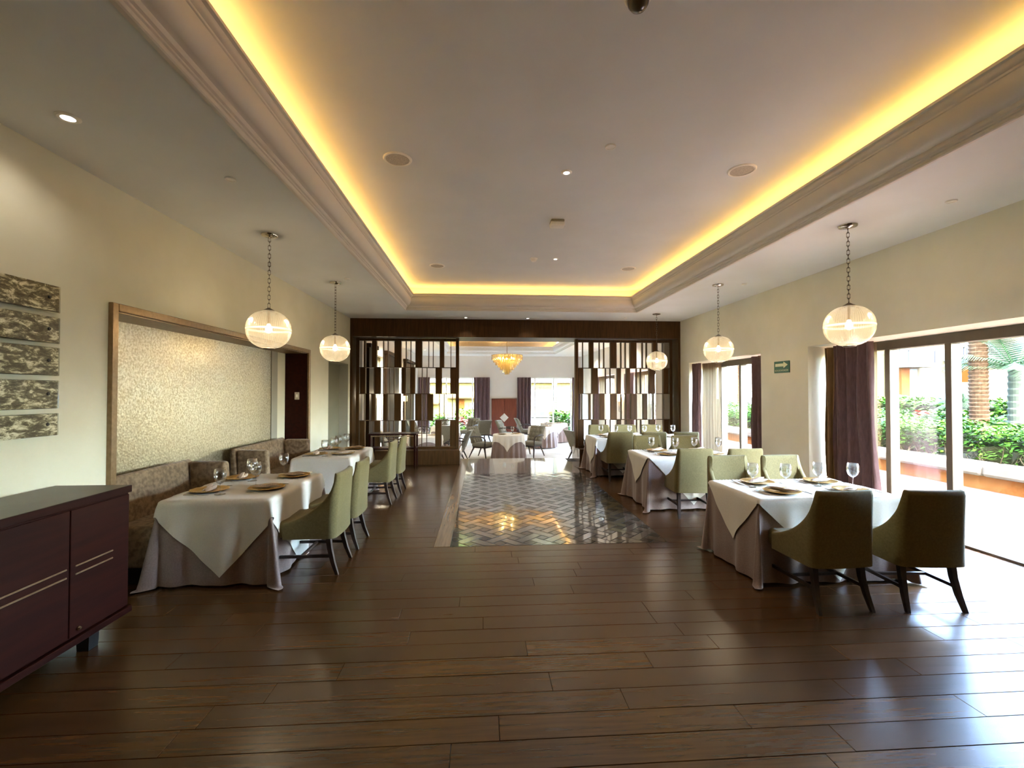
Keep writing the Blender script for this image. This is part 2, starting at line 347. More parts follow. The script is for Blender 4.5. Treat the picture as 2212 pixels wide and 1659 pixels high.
def inlay_piece(name, cx_, cy_, hx, hy, m, key):
    g = .0055
    cs = [(cx_ + sx * (hx - g), cy_ + sy * (hy - g)) for sx, sy in ((-1, -1), (1, -1), (1, 1), (-1, 1))]
    rot = [((a - b) * c45 + .82, (a + b) * c45 + 6.9) for a, b in cs]
    pl = clip_poly(rot, *BX)
    if len(pl) < 3: return 0
    ar = abs(sum(pl[i][0] * pl[(i + 1) % len(pl)][1] - pl[(i + 1) % len(pl)][0] * pl[i][1] for i in range(len(pl)))) / 2
    if ar < .0008: return 0
    c = (sum(p[0] for p in pl) / len(pl), sum(p[1] for p in pl) / len(pl)); full = len(pl) == 4 and abs(ar - 4 * (hx - g) * (hy - g)) < 1e-6
    if full:
        if key not in strip_cache: strip_cache[key] = prism_top(pl, c).mesh(name, m)
        me = strip_cache[key]
    else: me = prism_top(pl, c).mesh(name, m)
    link(name, me, bed, (c[0], c[1], random.uniform(-.0006, .0004)), (random.uniform(-.006, .006), random.uniform(-.006, .006), 0)); return 1
for i in range(-16, 17):
    for j in range(-20, 21):
        inlay_piece('dot_tile', (2 * i + 1) * U, (2 * j + 1) * U, U / 2, U / 2, DOT, 'd')
        if (i + j) % 2 == 0: inlay_piece('stone_strip', 2 * i * U, 2 * j * U, 1.5 * U, U / 2, STONE, 'h')
        else: inlay_piece('stone_strip', 2 * i * U, 2 * j * U, U / 2, 1.5 * U, STONE, 'v')
# walls
ND = .35; NY0, NY1, NZ = 3.75, 7.69, 2.23
DY0, DY1, DZ = 8.72, 9.97, 2.19
b = MB()
b.box(LX - .1, LW, YB, NY0, -.36, ZC); b.box(LX - .1, LW, NY0, NY1, NZ, ZC); b.box(LX - .1, LW - ND, NY0, NY1, -.36, NZ)
b.box(LX - .1, LW, NY1, DY0, -.36, ZC); b.box(LX - .1, LW, DY0, DY1, DZ, ZC); b.box(LX - .1, LW - .19, DY0, DY1, -.36, DZ); b.box(LX - .1, LW, DY1, YL, -.36, ZC)
wl = struct('wall_left', b, PAINT)
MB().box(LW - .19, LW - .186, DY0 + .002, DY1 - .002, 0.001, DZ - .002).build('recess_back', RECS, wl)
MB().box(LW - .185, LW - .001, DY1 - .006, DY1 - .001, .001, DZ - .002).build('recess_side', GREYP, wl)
MB().box(LW - ND + .001, LW - ND + .008, NY0 + .01, 7.16, .001, NZ - .005).build('wallpaper_panel', WALLP, wl)
MB().box(LW - ND + .001, LW - ND + .02, 7.165, 7.36, .001, NZ - .005).build('grey_strip', GREYP, wl)
MB().box(LW - ND + .001, LW - .001, NY1 - .012, NY1 - .001, .001, NZ - .001).build('wood_jamb_panel', WENGE, wl)
MB().box(LW - ND + .001, LW - .001, NY0 + .001, NY1 - .013, NZ - .008, NZ - .001).build('niche_soffit', BRONZE, wl)
t = .06
fr = tag(thing('trim_1', None, None), kind='structure')
MB().rbox((LW + .008, NY0 - t / 2, (NZ + t) / 2), (.05, t, NZ + t), .004, 1).build('trim_upright', BRONZE, fr)
MB().rbox((LW + .008, NY1 + t / 2, (NZ + t) / 2), (.05, t, NZ + t), .004, 1).build('trim_upright', BRONZE, fr)
MB().rbox((LW + .008, (NY0 + NY1) / 2, NZ + t / 2), (.05, NY1 - NY0 - .002, t), .004, 1).build('trim_head', BRONZE, fr)
# right wall with its two window recesses
W1a, W1b, W2a, W2b, WZ = 3.0, 6.03, 7.1, 9.68, 2.225
XG = 4.96
def wall_with_openings(name, x0, x1, ya, yb, z0, z1, ops, zh, m):
    q = MB(); y = ya
    for a, c in ops: q.box(x0, x1, y, a, z0, z1); q.box(x0, x1, a, c, zh, z1); y = c
    q.box(x0, x1, y, yb, z0, z1); return struct(name, q, m)
wall_with_openings('wall_right', RW, 5.08, YB, YL, -.36, ZC, [(W1a, W1b), (W2a, W2b)], WZ, PAINT)
struct('wall_unseen_dark', MB().box(LX, 5.08, YB - .2, YB, -.36, ZT), SCREENW)  # unseen end wall, made dark and set close to cut light from behind
# ceiling: soffit round the raised tray, cove, cornice
TX0, TX1, TY0, TY1 = -1.49, 3.1, -1.5, 8.98
COVE = .12
b = MB()
b.box(LX - .1, TX0, YB - .2, YL, ZC, ZC + .08); b.box(TX1, 5.08, YB - .2, YL, ZC, ZC + .08); b.box(TX0, TX1, YB - .2, TY0, ZC, ZC + .08); b.box(TX0, TX1, TY1, YL, ZC, ZC + .08)
ceil = struct('ceiling', b, CEIL)
b = MB(); b.box(TX0 - COVE - .1, TX1 + COVE + .1, TY0 - COVE - .1, TY1 + COVE + .1, ZT, ZT + .1)
b.box(TX0 - COVE - .1, TX0 - COVE, TY0 - COVE, TY1 + COVE, ZC + .08, ZT); b.box(TX1 + COVE, TX1 + COVE + .1, TY0 - COVE, TY1 + COVE, ZC + .08, ZT)
b.box(TX0 - COVE, TX1 + COVE, TY1 + COVE, TY1 + COVE + .1, ZC + .08, ZT); b.box(TX0 - COVE, TX1 + COVE, TY0 - COVE - .1, TY0 - COVE, ZC + .08, ZT)
b.build('tray_ceiling', CEIL, ceil)
PROF = [(-.03, -.003), (-.028, -.010), (-.004, -.010), (.004, -.004), (.004, .018), (.014, .022), (.014, .034), (.028, .04), (.034, .052), (.034, .066), (.046, .072)]
PROF += [(.046 + .078 * math.sin(a), .072 + .128 * (1 - math.cos(a))) for a in [PI / 2 * k / 8 for k in range(1, 9)]]
PROF += [(.132, .204), (.132, .218), (.142, .224), (.15, .236), (.152, .25), (.152, .262), (.17, .268), (.17, .288), (.155, .288), (.155, .275), (-.02, .268)]
def cornice(name, x0, x1, y0, y1, z, m, side):
    k = len(PROF); cs = {'n': [(x0, y1, 1, -1), (x1, y1, -1, -1)], 's': [(x0, y0, 1, 1), (x1, y0, -1, 1)], 'w': [(x0, y0, 1, 1), (x0, y1, 1, -1)], 'e': [(x1, y0, -1, 1), (x1, y1, -1, -1)]}[side]
    P = []
    for cx_, cy_, sx, sy in cs:
        for d, h in PROF: P.append((cx_ + sx * d, cy_ + sy * d, z + h))
    q = MB(); q.grid(P, 2, k, flip=side in 'nw'); o = struct(name, q, m, ang=28); return o
LEDBARS = []
def led(parent, a, b_):
    o = MB().box(min(a[0], b_[0]), max(a[0], b_[0]), min(a[1], b_[1]), max(a[1], b_[1]), a[2], a[2] + .012).build('led_strip', LED, parent); return o
zl = ZC + .285
for i, s_ in enumerate('wens'):
    o = cornice(f'trim_{i + 2}', TX0, TX1, TY0, TY1, ZC, CROWN, s_)
    if s_ == 'w': led(o, (TX0 + .0, TY0 + .05, zl), (TX0 + .03, TY1 - .05, zl))
    if s_ == 'e': led(o, (TX1 - .03, TY0 + .05, zl), (TX1, TY1 - .05, zl))
    if s_ == 'n': led(o, (TX0 + .05, TY1 - .03, zl), (TX1 - .05, TY1, zl))
    if s_ == 's': led(o, (TX0 + .05, TY0, zl), (TX1 - .05, TY0 + .03, zl))
# timber portal between the two rooms: header and jamb linings
struct('trim_6', MB().box(LW, RW, YF, YL, 2.805, ZC - .001), SCREENW)
struct('trim_7', MB().box(LW + .001, LW + .05, YF, YL - .02, 0, 2.804), SCREENW)
struct('trim_8', MB().box(RW - .05, RW - .001, YF, YL - .02, 0, 2.804), SCREENW)

# ------------------------------------------------------------------ slatted screens in the portal
def px_to_X(px, y=10.4):      # measured slat edges of the screen converted to metres on its own plane
    a = .064885; s = math.sin(a); c = math.cos(a); u = (px - 1106) / 985
    return y * (s + u * c) / (c - u * s)
ROWS_Z = [(2.149, 2.74), (1.558, 2.135), (.96, 1.545), (.367, .946)]
def screen(name, label, base, x0, x1, xb0, xb1, rows, basew):
    t_ = thing(name, label, 'screen', ((x0 + x1) / 2, 10.4, 0)); cx_ = (x0 + x1) / 2
    MB().box(xb0 - cx_, xb1 - cx_, YF - 10.4, YL - .03 - 10.4, 0.0015, .31).build('plinth', SCREENW, t_)
    for a, c in ((x0, x0 + .07), (x1 - .07, x1)): MB().rbox(((a + c) / 2 - cx_, 0, (.311 + 2.803) / 2), (.07, .12, 2.803 - .311), .004, 1).build('post', SCREENW, t_)
    MB().rbox((0, 0, 2.765), (x1 - x0 - .142, .12, .055), .004, 1).build('rail', SCREENW, t_)
    MB().rbox((0, 0, .339), (x1 - x0 - .142, .12, .054), .004, 1).build('rail', SCREENW, t_)
    for z in (2.142, 1.552, .953): MB().rbox((0, 0, z), (x1 - x0 - .142, .12, .013), .002, 1).build('shelf_rail', SCREENW, t_)
    for (z0, z1), (wide, thin) in zip(ROWS_Z, rows):
        for a, c in wide:
            xa, xb = px_to_X(base + a / 8.193), px_to_X(base + c / 8.193); xa = max(xa, x0 + .071); xb = min(xb, x1 - .071)
            MB().rbox(((xa + xb) / 2 - cx_, 0, (z0 + z1) / 2), (xb - xa, .1, z1 - z0 - .002), .003, 1).build('slat', SCREENW, t_)
        for a in thin:
            xa = px_to_X(base + a / 8.193)
            MB().rbox((xa - cx_, 0, (z0 + z1) / 2), (.011, .1, z1 - z0 - .002), .002, 1).build('slat', SCREENW, t_)
    return t_
rowsL = [([(525, 605), (922, 1040), (1292, 1408), (1720, 1798), (382, 410)], [724, 805, 1125, 1208, 1525, 1604, 1917]),
         ([(318, 412), (575, 678), (1045, 1112), (1215, 1288), (1648, 1758), (1908, 2005)], [565, 725, 840, 918, 1122, 1205, 1410, 1495]),
         ([(530, 588), (725, 795), (922, 1035), (1290, 1402), (1505, 1605)], [395, 520, 805, 1128, 1208, 1437, 1715, 1798, 1945]),
         ([(318, 405), (575, 670), (1045, 1108), (1210, 1280), (1645, 1755), (1905, 2005)], [555, 725, 832, 914, 1118, 1197, 1405, 1492])]
rowsR = [([(427, 503), (803, 910), (1152, 1262), (1552, 1632)], [316, 610, 690, 992, 1070, 1371, 1445, 1733]),
         ([(240, 322), (470, 577), (920, 986), (1083, 1147), (1485, 1587), (1735, 1822)], [720, 800, 1265, 1340]),
         ([(420, 450), (614, 692), (803, 910), (1160, 1265), (1378, 1446)], [300, 505, 993, 1075, 1560, 1737]),
         ([(240, 326), (470, 577), (920, 986), (1083, 1147), (1485, 1587), (1735, 1822)], [720, 800, 1265, 1340])]
xl0, xl1 = px_to_X(740 + 250 / 8.193), px_to_X(740 + 2060 / 8.193); xr0, xr1 = px_to_X(1220 + 178 / 8.193), px_to_X(1220 + 1890 / 8.193)
screen('slatted_screen', 'tall brown slatted wooden screen behind the console table', 740, xl0, xl1, LW + .052, -.5, rowsL, 0)
screen('slatted_screen', 'tall brown slatted wooden screen behind the six-seat table', 1220, xr0, xr1, 2.18, RW - .052, rowsR, 0)
# pale stone cheek on the inner ends of the plinths
struct('trim_9', MB().box(-.499, -.485, YF + .003, YL - .03, .0015, .311), MARBLE)
struct('trim_10', MB().box(2.165, 2.179, YF + .003, YL - .03, .0015, .311), MARBLE)

# ------------------------------------------------------------------ far room shell
FX0, FX1 = LW, RW
struct('floor_carpet', MB().box(FX0 - .5, FX1 + .6, YL + .001, YE + .3, ZF - .2, ZF), CARPET)
wf = MB()
WF = [(-2.75, -.2), (2.0, 4.2)]; ZH = 2.25
y0, y1 = YE, YE + .25
wf.box(FX0 - .6, -2.6, y0, y1, ZF, ZC); wf.box(-2.6, .0, y0, y1, ZH, ZC); wf.box(0., 1.85, y0, y1, ZF, ZC); wf.box(1.85, 4.35, y0, y1, ZH, ZC); wf.box(4.35, 5.08, y0, y1, ZF, ZC)
struct('wall_far', wf, BWALL)
wall_with_openings('wall_far_right', RW, 5.0, YL + .001, YE - .001, ZF, ZC, [(11.6, 13.75), (15.3, 17.6)], 2.2, BWALL)
wall_with_openings('wall_far_left', LW - .3, LW, YL + .001, YE - .001, ZF, ZC, [(12.2, 13.38), (15.4, 16.7)], 2.6, BWALL)
for i, (a, c) in enumerate([(11.35, 12.15), (13.42, 15.35), (16.75, 18.75)]):
    dq = tag(thing(f'door_{i + 1}', None, None, (LW, (a + c) / 2, ZF)), kind='structure'); L = c - a
    for k in range(2 if L < 1 else 4):
        n_ = 2 if L < 1 else 4; MB().rbox((.06, -L / 2 + L * (k + .5) / n_, 1.52), (.1, L / n_ - .006, 3.03), .005, 1).build('panel', PANELW, dq)
    MB().rbox((.08, 0, 3.09), (.15, L + .06, .1), .006, 1).build('cap', PANELW, dq)
# its ceiling
GX0, GX1, GY0, GY1 = -1.5, 3.1, 12.3, 19.2
b = MB(); b.box(LW - .5, GX0, YL, YE + .25, ZC, ZC + .08); b.box(GX1, 5.08, YL, YE + .25, ZC, ZC + .08); b.box(GX0, GX1, YL, GY0, ZC, ZC + .08); b.box(GX0, GX1, GY1, YE + .25, ZC, ZC + .08)
c2 = struct('ceiling_far', b, BWALL)
b = MB(); b.box(GX0 - .22, GX1 + .22, GY0 - .22, GY1 + .22, ZT, ZT + .1); b.box(GX0 - .22, GX0 - .12, GY0, GY1, ZC + .08, ZT); b.box(GX1 + .12, GX1 + .22, GY0, GY1, ZC + .08, ZT)
b.box(GX0 - .12, GX1 + .12, GY1 + .12, GY1 + .22, ZC + .08, ZT); b.box(GX0 - .12, GX1 + .12, GY0 - .22, GY0 - .12, ZC + .08, ZT); b.build('tray_ceiling', FARC, c2)
for i, s_ in enumerate('wens'):
    o = cornice(f'trim_{i + 11}', GX0, GX1, GY0, GY1, ZC, CROWN, s_)
    if s_ == 'w': led(o, (GX0, GY0 + .05, zl), (GX0 + .03, GY1 - .05, zl))
    if s_ == 'e': led(o, (GX1 - .03, GY0 + .05, zl), (GX1, GY1 - .05, zl))
    if s_ == 'n': led(o, (GX0 + .05, GY1 - .03, zl), (GX1 - .05, GY1, zl))

# ------------------------------------------------------------------ windows: sliding glass doors
def window_x(i, x, ya, yb, z0, z1, posts, pw=.07, pd=.12):
    t_ = tag(thing(f'window_{i}', None, None, (x, (ya + yb) / 2, z0)), kind='structure'); cy_ = (ya + yb) / 2; h = z1 - z0
    MB().rbox((0, 0, h - .055), (pd, yb - ya - .004, .11), .004, 1).build('window_head', ALU, t_)
    MB().rbox((0, 0, .012), (pd, yb - ya - .004, .024), .003, 1).build('window_track', ALU, t_)
    ps = sorted(posts)
    for p in ps: MB().rbox((0, p - cy_, h / 2 - .04), (pd, pw, h - .14), .004, 1).build('window_post', ALU, t_)
    for a, c in zip(ps[:-1], ps[1:]): MB().box(-.004, .004, a + pw / 2 - cy_, c - pw / 2 - cy_, .026, h - .112).build('pane', PANE, t_)
def window_y(i, y, xa, xb, z0, z1, posts, pw=.05, pd=.08, m=None):
    t_ = tag(thing(f'window_{i}', None, None, ((xa + xb) / 2, y, z0)), kind='structure'); cx_ = (xa + xb) / 2; h = z1 - z0
    MB().rbox((0, 0, h - .03), (xb - xa - .004, pd, .06), .004, 1).build('window_head', WHITEP, t_)
    MB().rbox((0, 0, .02), (xb - xa - .004, pd, .04), .004, 1).build('window_track', WHITEP, t_)
    ps = sorted(posts)
    for p in ps: MB().rbox((p - cx_, 0, h / 2 - .01), (pw, pd, h - .1), .004, 1).build('window_post', WHITEP, t_)
    for a, c in zip(ps[:-1], ps[1:]): MB().box(a + pw / 2 - cx_, c - pw / 2 - cx_, -.004, .004, .042, h - .062).build('pane', PANE, t_)
window_x(1, XG + .05, W1a, W1b, .0, WZ, [W1a + .04, 3.8, 4.545, 5.275, W1b - .04])
window_x(2, XG + .05, W2a, W2b, .0, WZ, [W2a + .04, 7.75, 8.48, 9.19, W2b - .04])
window_y(3, YE + .12, -2.6, 0., ZF, ZH, [-2.57, -1.62, -.45, -.03])
window_y(4, YE + .12, 1.85, 4.35, ZF, ZH, [1.88, 2.39, 3.24, 4.06, 4.32])
window_x(5, 4.8, 11.6, 13.75, ZF, 2.2, [11.65, 12.6, 13.7], .05, .08)
window_x(6, 4.8, 15.3, 17.6, ZF, 2.2, [15.35, 16.4, 17.55], .05, .08)

window_x(7, LW - .2, 12.2, 13.38, ZF, 2.6, [12.24, 12.8, 13.34], .05, .06)
window_x(8, LW - .2, 15.4, 16.7, ZF, 2.6, [15.44, 16.05, 16.66], .05, .06)
# ------------------------------------------------------------------ curtains
def curtain(name, label, cat, p0, p1, z0, z1, folds, amp, m, group=None, flare=0., nz=10, seed=0):
    """hanging folds between floor points p0 and p1; flare widens the foot towards p1"""
    a, c = Vector((*p0, 0)), Vector((*p1, 0)); d = c - a; L = d.length; d.normalize(); n = Vector((-d.y, d.x, 0)); rr = random.Random(seed)
    nu = folds * 10 + 1; P = []; ph = [rr.uniform(-.25, .25) for _ in range(folds + 2)]; am = [rr.uniform(.75, 1.2) for _ in range(folds + 2)]
    for i in range(nu):
        u = i / (nu - 1); k = min(int(u * folds), folds - 1)
        for j in range(nz):
            v = j / (nz - 1); z = z1 + (z0 - z1) * v
            uu = u + .012 * math.sin(9 * v + u * 7)
            wv = math.sin(2 * PI * folds * uu + ph[k] * .0) * amp * am[k] * (.8 + .35 * v)
            q = a + d * (L * u + flare * u * max(0, v - .15) ** 1.6 + .006 * math.sin(7 * v + 13 * u)) + n * wv
            P.append((q.x - a.x, q.y - a.y, z - z0))
    o = MB().grid(P, nu, nz).build(name, m, smooth=True, loc=(a.x, a.y, z0)); return tag(o, label, cat, group)
curtain('curtain', 'plum curtain with wide folds beside the open glass door at the large globe', 'curtain', (4.6, 5.70), (4.63, 5.12), .012, 2.2, 4, .055, PURPLE, flare=.16, seed=1)
curtain('curtain', 'tan curtain between the wall edge and the plum curtain by the glass door', 'curtain', (4.72, 6.0), (4.75, 5.72), .012, 2.2, 3, .04, TANC, seed=2)
curtain('sheer_curtain', 'pale pink edge of sheer curtain behind the plum curtain at the glass door', 'curtain', (4.83, 5.5), (4.84, 5.3), .012, 2.2, 2, .02, SHEER, flare=.03, seed=12)
curtain('curtain', 'dark plum curtain at the screen end of the smaller glass door', 'curtain', (4.555, 9.655), (4.57, 9.28), .012, 2.2, 3, .05, PURPLE, seed=3)
curtain('sheer_curtain', 'cream sheer curtain hanging in the smaller glass door beside a post', 'curtain', (4.72, 9.52), (4.76, 8.83), .012, 2.2, 7, .03, SHEER, flare=-.02, seed=4)
curtain('curtain', 'dark plum curtain at the exit sign end of the smaller glass door', 'curtain', (4.64, 7.6), (4.62, 7.16), .012, 2.2, 3, .05, PURPLE, seed=5)
fy = YE - .12
for a, c, lab in ((-2.95, -2.33, 'plum curtain in the far room seen through the left slatted screen'.replace('left ', '') + ' with the console'), (-.38, .33, 'plum curtain in the far room beside the mahogany panel, yellow house window side'),
                  (1.57, 2.2, 'plum curtain in the far room between mahogany panel and round tables'), (4.06, 4.44, 'plum curtain in the far corner behind the six-seat table screen')):
    curtain('curtain', lab, 'curtain', (a if a > LW else LW + .03, fy), (c, fy), ZF + .012, ZH - .01, max(4, int((c - a) * 7)), .07, PURPLE, 'plum curtains of the far room', seed=int(a * 10) + 40)
for a, c, lab, m in ((16.95, 17.75, 'plum curtain on the far room window wall, deeper of two', PURPLE), (13.0, 13.9, 'plum curtain on the far room window wall, nearer of two'.replace('nearer', 'first'), PURPLE),
                     (16.1, 16.9, 'sheer golden curtain on the far room window wall, deeper of two', SHEER), (11.7, 12.9, 'sheer golden curtain on the far room window wall, first of two', SHEER)):
    curtain('curtain' if m is PURPLE else 'sheer_curtain', lab, 'curtain', (4.4, a), (4.4, c), ZF + .012, 2.15, 7, .035, m, seed=int(a))

for a, c, lab in ((12.24, 13.32, 'bright sheer curtain between wood panels, seen through the console-side slats'), (15.44, 16.64, 'bright sheer curtain deeper between wood panels, seen through the console-side slats')):
    curtain('sheer_curtain', lab, 'curtain', (LW - .07, a), (LW - .07, c), ZF + .012, 2.57, 10, .025, SHEER, seed=int(a))
# ------------------------------------------------------------------ art plaques on the long wall
for i, (z0, z1, lab) in enumerate([(2.125, 2.3, 'topmost of five silvered plaques above the sideboard'), (1.918, 2.092, 'second silvered plaque from the top above the sideboard'), (1.706, 1.892, 'middle one of five silvered plaques above the sideboard'),
                                   (1.489, 1.674, 'second silvered plaque from the bottom above the sideboard'), (1.31, 1.458, 'bottom one of five silvered plaques above the sideboard')]):
    yc = (3.243 + 2.25) / 2; t_ = thing('wall_plaque', lab, 'wall art', (LW, yc, (z0 + z1) / 2), 0, 'silvered plaques above the sideboard'); L = 3.243 - 2.25; h = z1 - z0
    MB().rbox((.052, 0, 0), (.012, L - .05, h - .006), .002, 1).build('painted_face', PLAQUE, t_)
    MB().rbox((.041, 0, 0), (.008, L, h), .003, 1).build('acrylic_sheet', ACRYL, t_)
    for s_ in (-1, 1):
        bo = MB(); bo.lathe([(.011, 0), (.011, .06), (.008, .064)], 12); bo.xf(Matrix.Rotation(PI / 2, 4, 'Y')); bo.build('standoff_bolt', BLACK, t_, loc=(.0005, s_ * (L / 2 - .095), .004))

# ------------------------------------------------------------------ sideboard
sb = thing('sideboard', 'dark red-brown wooden sideboard below the silvered plaques', 'sideboard', (-2.605, 2.2, 0))
ya, yb = 1.1 - 2.2, 3.235 - 2.2; xf = .236
MB().rbox((0, (ya + yb) / 2, (.172 + .925) / 2), (.47, yb - ya, .925 - .172), .004, 1).build('carcass', WENGE, sb)
tp_ = MB().rbox((0.002, (ya + yb) / 2 + .005, .948), (.49, yb - ya + .02, .046), .004, 2).build('top', WENGE, sb)
MB().box(-.238, .242, ya - .001, yb + .011, .9712, .9722).build('top_laminate', TOPW, tp_)
MB().rbox((.012, (ya + yb) / 2 + .004, .152), (.5, yb - ya + .01, .04), .004, 1).build('base_plate', WENGE, sb)
dy = [(2.797 - 2.2, yb - .004), (1.9 - 2.2, 2.791 - 2.2), (ya + .004, 1.894 - 2.2)]
for k, (a, c) in enumerate(dy):
    d_ = MB().rbox((xf - .002, (a + c) / 2, .548), (.018, c - a, .735), .003, 1).build('door', WENGE, sb)
    ha, hb = (a + .03, a + .30) if k == 0 else (a + .03, c - .02)
    for z in (.585, .538): MB().rbox((xf + .010, (ha + hb) / 2, z), (.006, hb - ha, .009), .002, 1).build('handle_strip', BRASS, d_)
    if k == 0: MB().lathe([(.0, 0), (.012, .0), (.014, .01), (.009, .018), (0, .02)], 14).xf(Matrix.Rotation(PI / 2, 4, 'Y')).build('knob', CHROME, d_, loc=(xf + .007, a + .055, .215))
for yy in (yb - .2, ya + .2):
    for xx in (.15, -.15): MB().frustum((xx, yy, .0015), .035, (xx, yy, .132), .04).build('foot', TOE, sb)

# ------------------------------------------------------------------ banquette benches
def bench(label, y0, y1, near_wing):
    t_ = thing('banquette_bench', label, 'bench', (-2.8, (y0 + y1) / 2, 0), 0, 'brown velvet benches in the niche'); L = y1 - y0; xb = -.35
    MB().rbox((-.04, 0, .07), (.42, L - .1, .137), .006, 1).build('plinth', TOE, t_)
    MB().rbox((-.065, 0, .315), (.51, L, .345), .035, 3).build('seat', BROWNV, t_, ang=50)
    P = []; nu, nv = 9, 2
    bk = MB(); n_ = 9
    q = [(-.02, .30), (.02, .30), (-.03, .88), (-.12, .88), (-.13, .14), (-.02, .14)]
    bk = MB().rbox((xb + .08, 0, .53), (.13, L, .72), .03, 3)
    bk.v = [(x + (-.055 * (z - .4) / .4 if x > xb + .08 else 0) + .02, y, z) for x, y, z in bk.v]; bk.build('backrest', BROWNV, t_, ang=50)
    for s_ in ((-1, 1) if near_wing else (1,)):
        wg = MB().rbox((-.03, s_ * (L / 2 - .05), .525), (.40, .1, .69), .03, 3)
        wg.v = [(x - (.05 * max(0, (z - .5)) / .4 if x > 0 else 0), y, z) for x, y, z in wg.v]; wg.build('wing', BROWNV, t_, ang=50)
    return t_
bench('brown velvet bench in the niche beside the dark sideboard', 3.95, 5.04, False)
bench('brown velvet bench with two wings, nearer the wooden jamb of the niche'.replace('nearer', 'beside'), 5.85, 7.3, True)
sw = thing('light_switch', 'small pale switch plate on the dark wood jamb of the niche', 'switch', (LW - .155, NY1 - .013, 1.53))
MB().rbox((0, -.006, 0), (.075, .01, .12), .004, 1).build('plate', SWITCHM, sw); MB().rbox((0, -.014, 0), (.03, .008, .05), .003, 1).build('rocker', WHITEP, sw)

# ------------------------------------------------------------------ olive dining chairs
def chair_proto(label):
    t_ = thing('dining_chair', label, 'chair')
    # seat
    q = MB().rbox((0, .07, .4), (.47, .6, .145), .035, 3)
    q.v = [(x * (1 + .04 * y), y, z + (.014 * (1 - (x / .24) ** 2) * (1 - ((y - .07) / .3) ** 2) if z > .42 else 0)) for x, y, z in q.v]
    q.build('seat', GREENV, t_, ang=60)
    # wrap-around back
    path = []; a, rb, rr = .25, -.245, .06; yf = .2
    for k in range(14): path.append((-a, yf + (rb + rr - yf) * (1 - (1 - k / 14) ** 1.7)))
    for k in range(7): an = PI + PI / 2 * k / 6; path.append((-a + rr + rr * math.cos(an), rb + rr + rr * math.sin(an)))
    for k in range(1, 5): path.append((-a + rr + (2 * a - 2 * rr) * k / 5, rb - .012 * math.sin(PI * k / 5)))
    path = path + [(-x, y) for x, y in reversed(path[:21])]
    n_ = len(path); rows = []
    def prof(x, y):
        tt = (y - (rb + .035)) / (yf - rb - .035)
        if tt <= 0: return .885
        return .462 + .423 * max(0, 1 - tt ** .5) ** 1.3
    nor = []
    for i in range(n_):
        p, q_ = path[max(i - 1, 0)], path[min(i + 1, n_ - 1)]; d = Vector((q_[0] - p[0], q_[1] - p[1], 0)).normalized(); nor.append(Vector((-d.y, d.x, 0)))   # inward
    vs_ = [0, .2, .42, .62, .8, .93, .985]
    P = []
    for i, (x, y) in enumerate(path):
        top = prof(x, y); zb = .325; col = []
        th = .058
        def put(off, z):
            k = max(0, (z - .46) / .425); ln = .03 * k ** 1.1 + .0
            xx = (x + nor[i].x * off) * (1 - .05 * k); yy = y + nor[i].y * off - ln; return (xx, yy, z)
        for v in vs_: col.append(put(0 if v < .97 else .008, zb + (top - zb) * v))
        col.append(put(th / 2, top)); 
        for v in reversed(vs_): col.append(put(th if v < .97 else th - .008, max(.34, zb + (top - zb) * v)))
        P += col
    m = 2 * len(vs_) + 1; q = MB().grid(P, n_, m, flip=True)
    q.f += [tuple(range(m)), tuple(reversed(range((n_ - 1) * m, n_ * m)))] + [((i + 1) * m, i * m, i * m + m - 1, (i + 1) * m + m - 1) for i in range(n_ - 1)]
    q.build('backrest', GREENV, t_, ang=70)
    for s_ in (-1, 1):
        MB().frustum((s_ * .205, .33, .0015), .013, (s_ * .205, .33, .335), .021).build('leg', DARKW, t_)
        lg = MB(); pts = [(s_ * .185, -.165, .345), (s_ * .188, -.18, .23), (s_ * .197, -.21, .11), (s_ * .208, -.25, .0015)]
        for k in range(3): 
            r0, r1 = (.021, .019, .017, .013)[k:k + 2]; lg.frustum(pts[k + 1], r1, pts[k], r0)
        lg.build('leg', DARKW, t_)
        MB().frustum((s_ * .197, -.2, .145), (.009, .004), (s_ * .197, -.2, .17), (.009, .004)); sd = MB().box(s_ * .2 - .009, s_ * .2 + .009, -.192, .318, .15, .175); sd.build('stretcher', DARKW, t_)
    MB().box(-.19, .19, .05, .07, .152, .172).build('stretcher', DARKW, t_)
    MB().box(-.2, .2, -.2, .34, .318, .338).build('seat_frame', DARKW, t_)
    return t_
chair0 = None
def chair(x, y, rz, label, group):
    global chair0
    if chair0 is None:
        chair0 = chair_proto(label); chair0.location = (x, y, 0); chair0.rotation_euler.z = rz; chair0['group'] = group; KIDS[chair0] = list(chair0.children); return chair0
    return dup(chair0, (x, y, 0), rz, label, group)
GR = 'olive chairs at the window-side tables'; GL = 'olive chairs across from the benches'
chair(2.61, 3.40, R(2), 'olive velvet chair turning its back at the glass door table, aisle end', GR)
chair(3.30, 3.37, R(-4), 'olive velvet chair turning its back at the glass door table, window end', GR)
chair(2.74, 4.72, PI, 'olive velvet chair facing the room at the glass door table, aisle end', GR)
chair(3.36, 4.72, PI + .02, 'olive velvet chair facing the room at the glass door table, window end', GR)
chair(2.69, 5.84, R(-3), 'olive velvet chair with its back to the room at the middle table, aisle end', GR)
chair(3.31, 5.80, 0, 'olive velvet chair with its back to the room at the middle table, window end', GR)
chair(2.70, 7.1, PI + .03, 'olive velvet chair facing the room at the middle table, aisle end', GR)
chair(3.31, 7.05, PI, 'olive velvet chair facing the room at the middle table, window end', GR)
chair(2.46, 8.24, R(1), 'olive velvet chair with its back to the room at the six-seat table, aisle end', GR)
chair(3.03, 8.16, R(3), 'olive velvet chair with its back to the room at the six-seat table, middle', GR)
chair(3.62, 8.14, 0, 'olive velvet chair with its back to the room at the six-seat table, window end', GR)
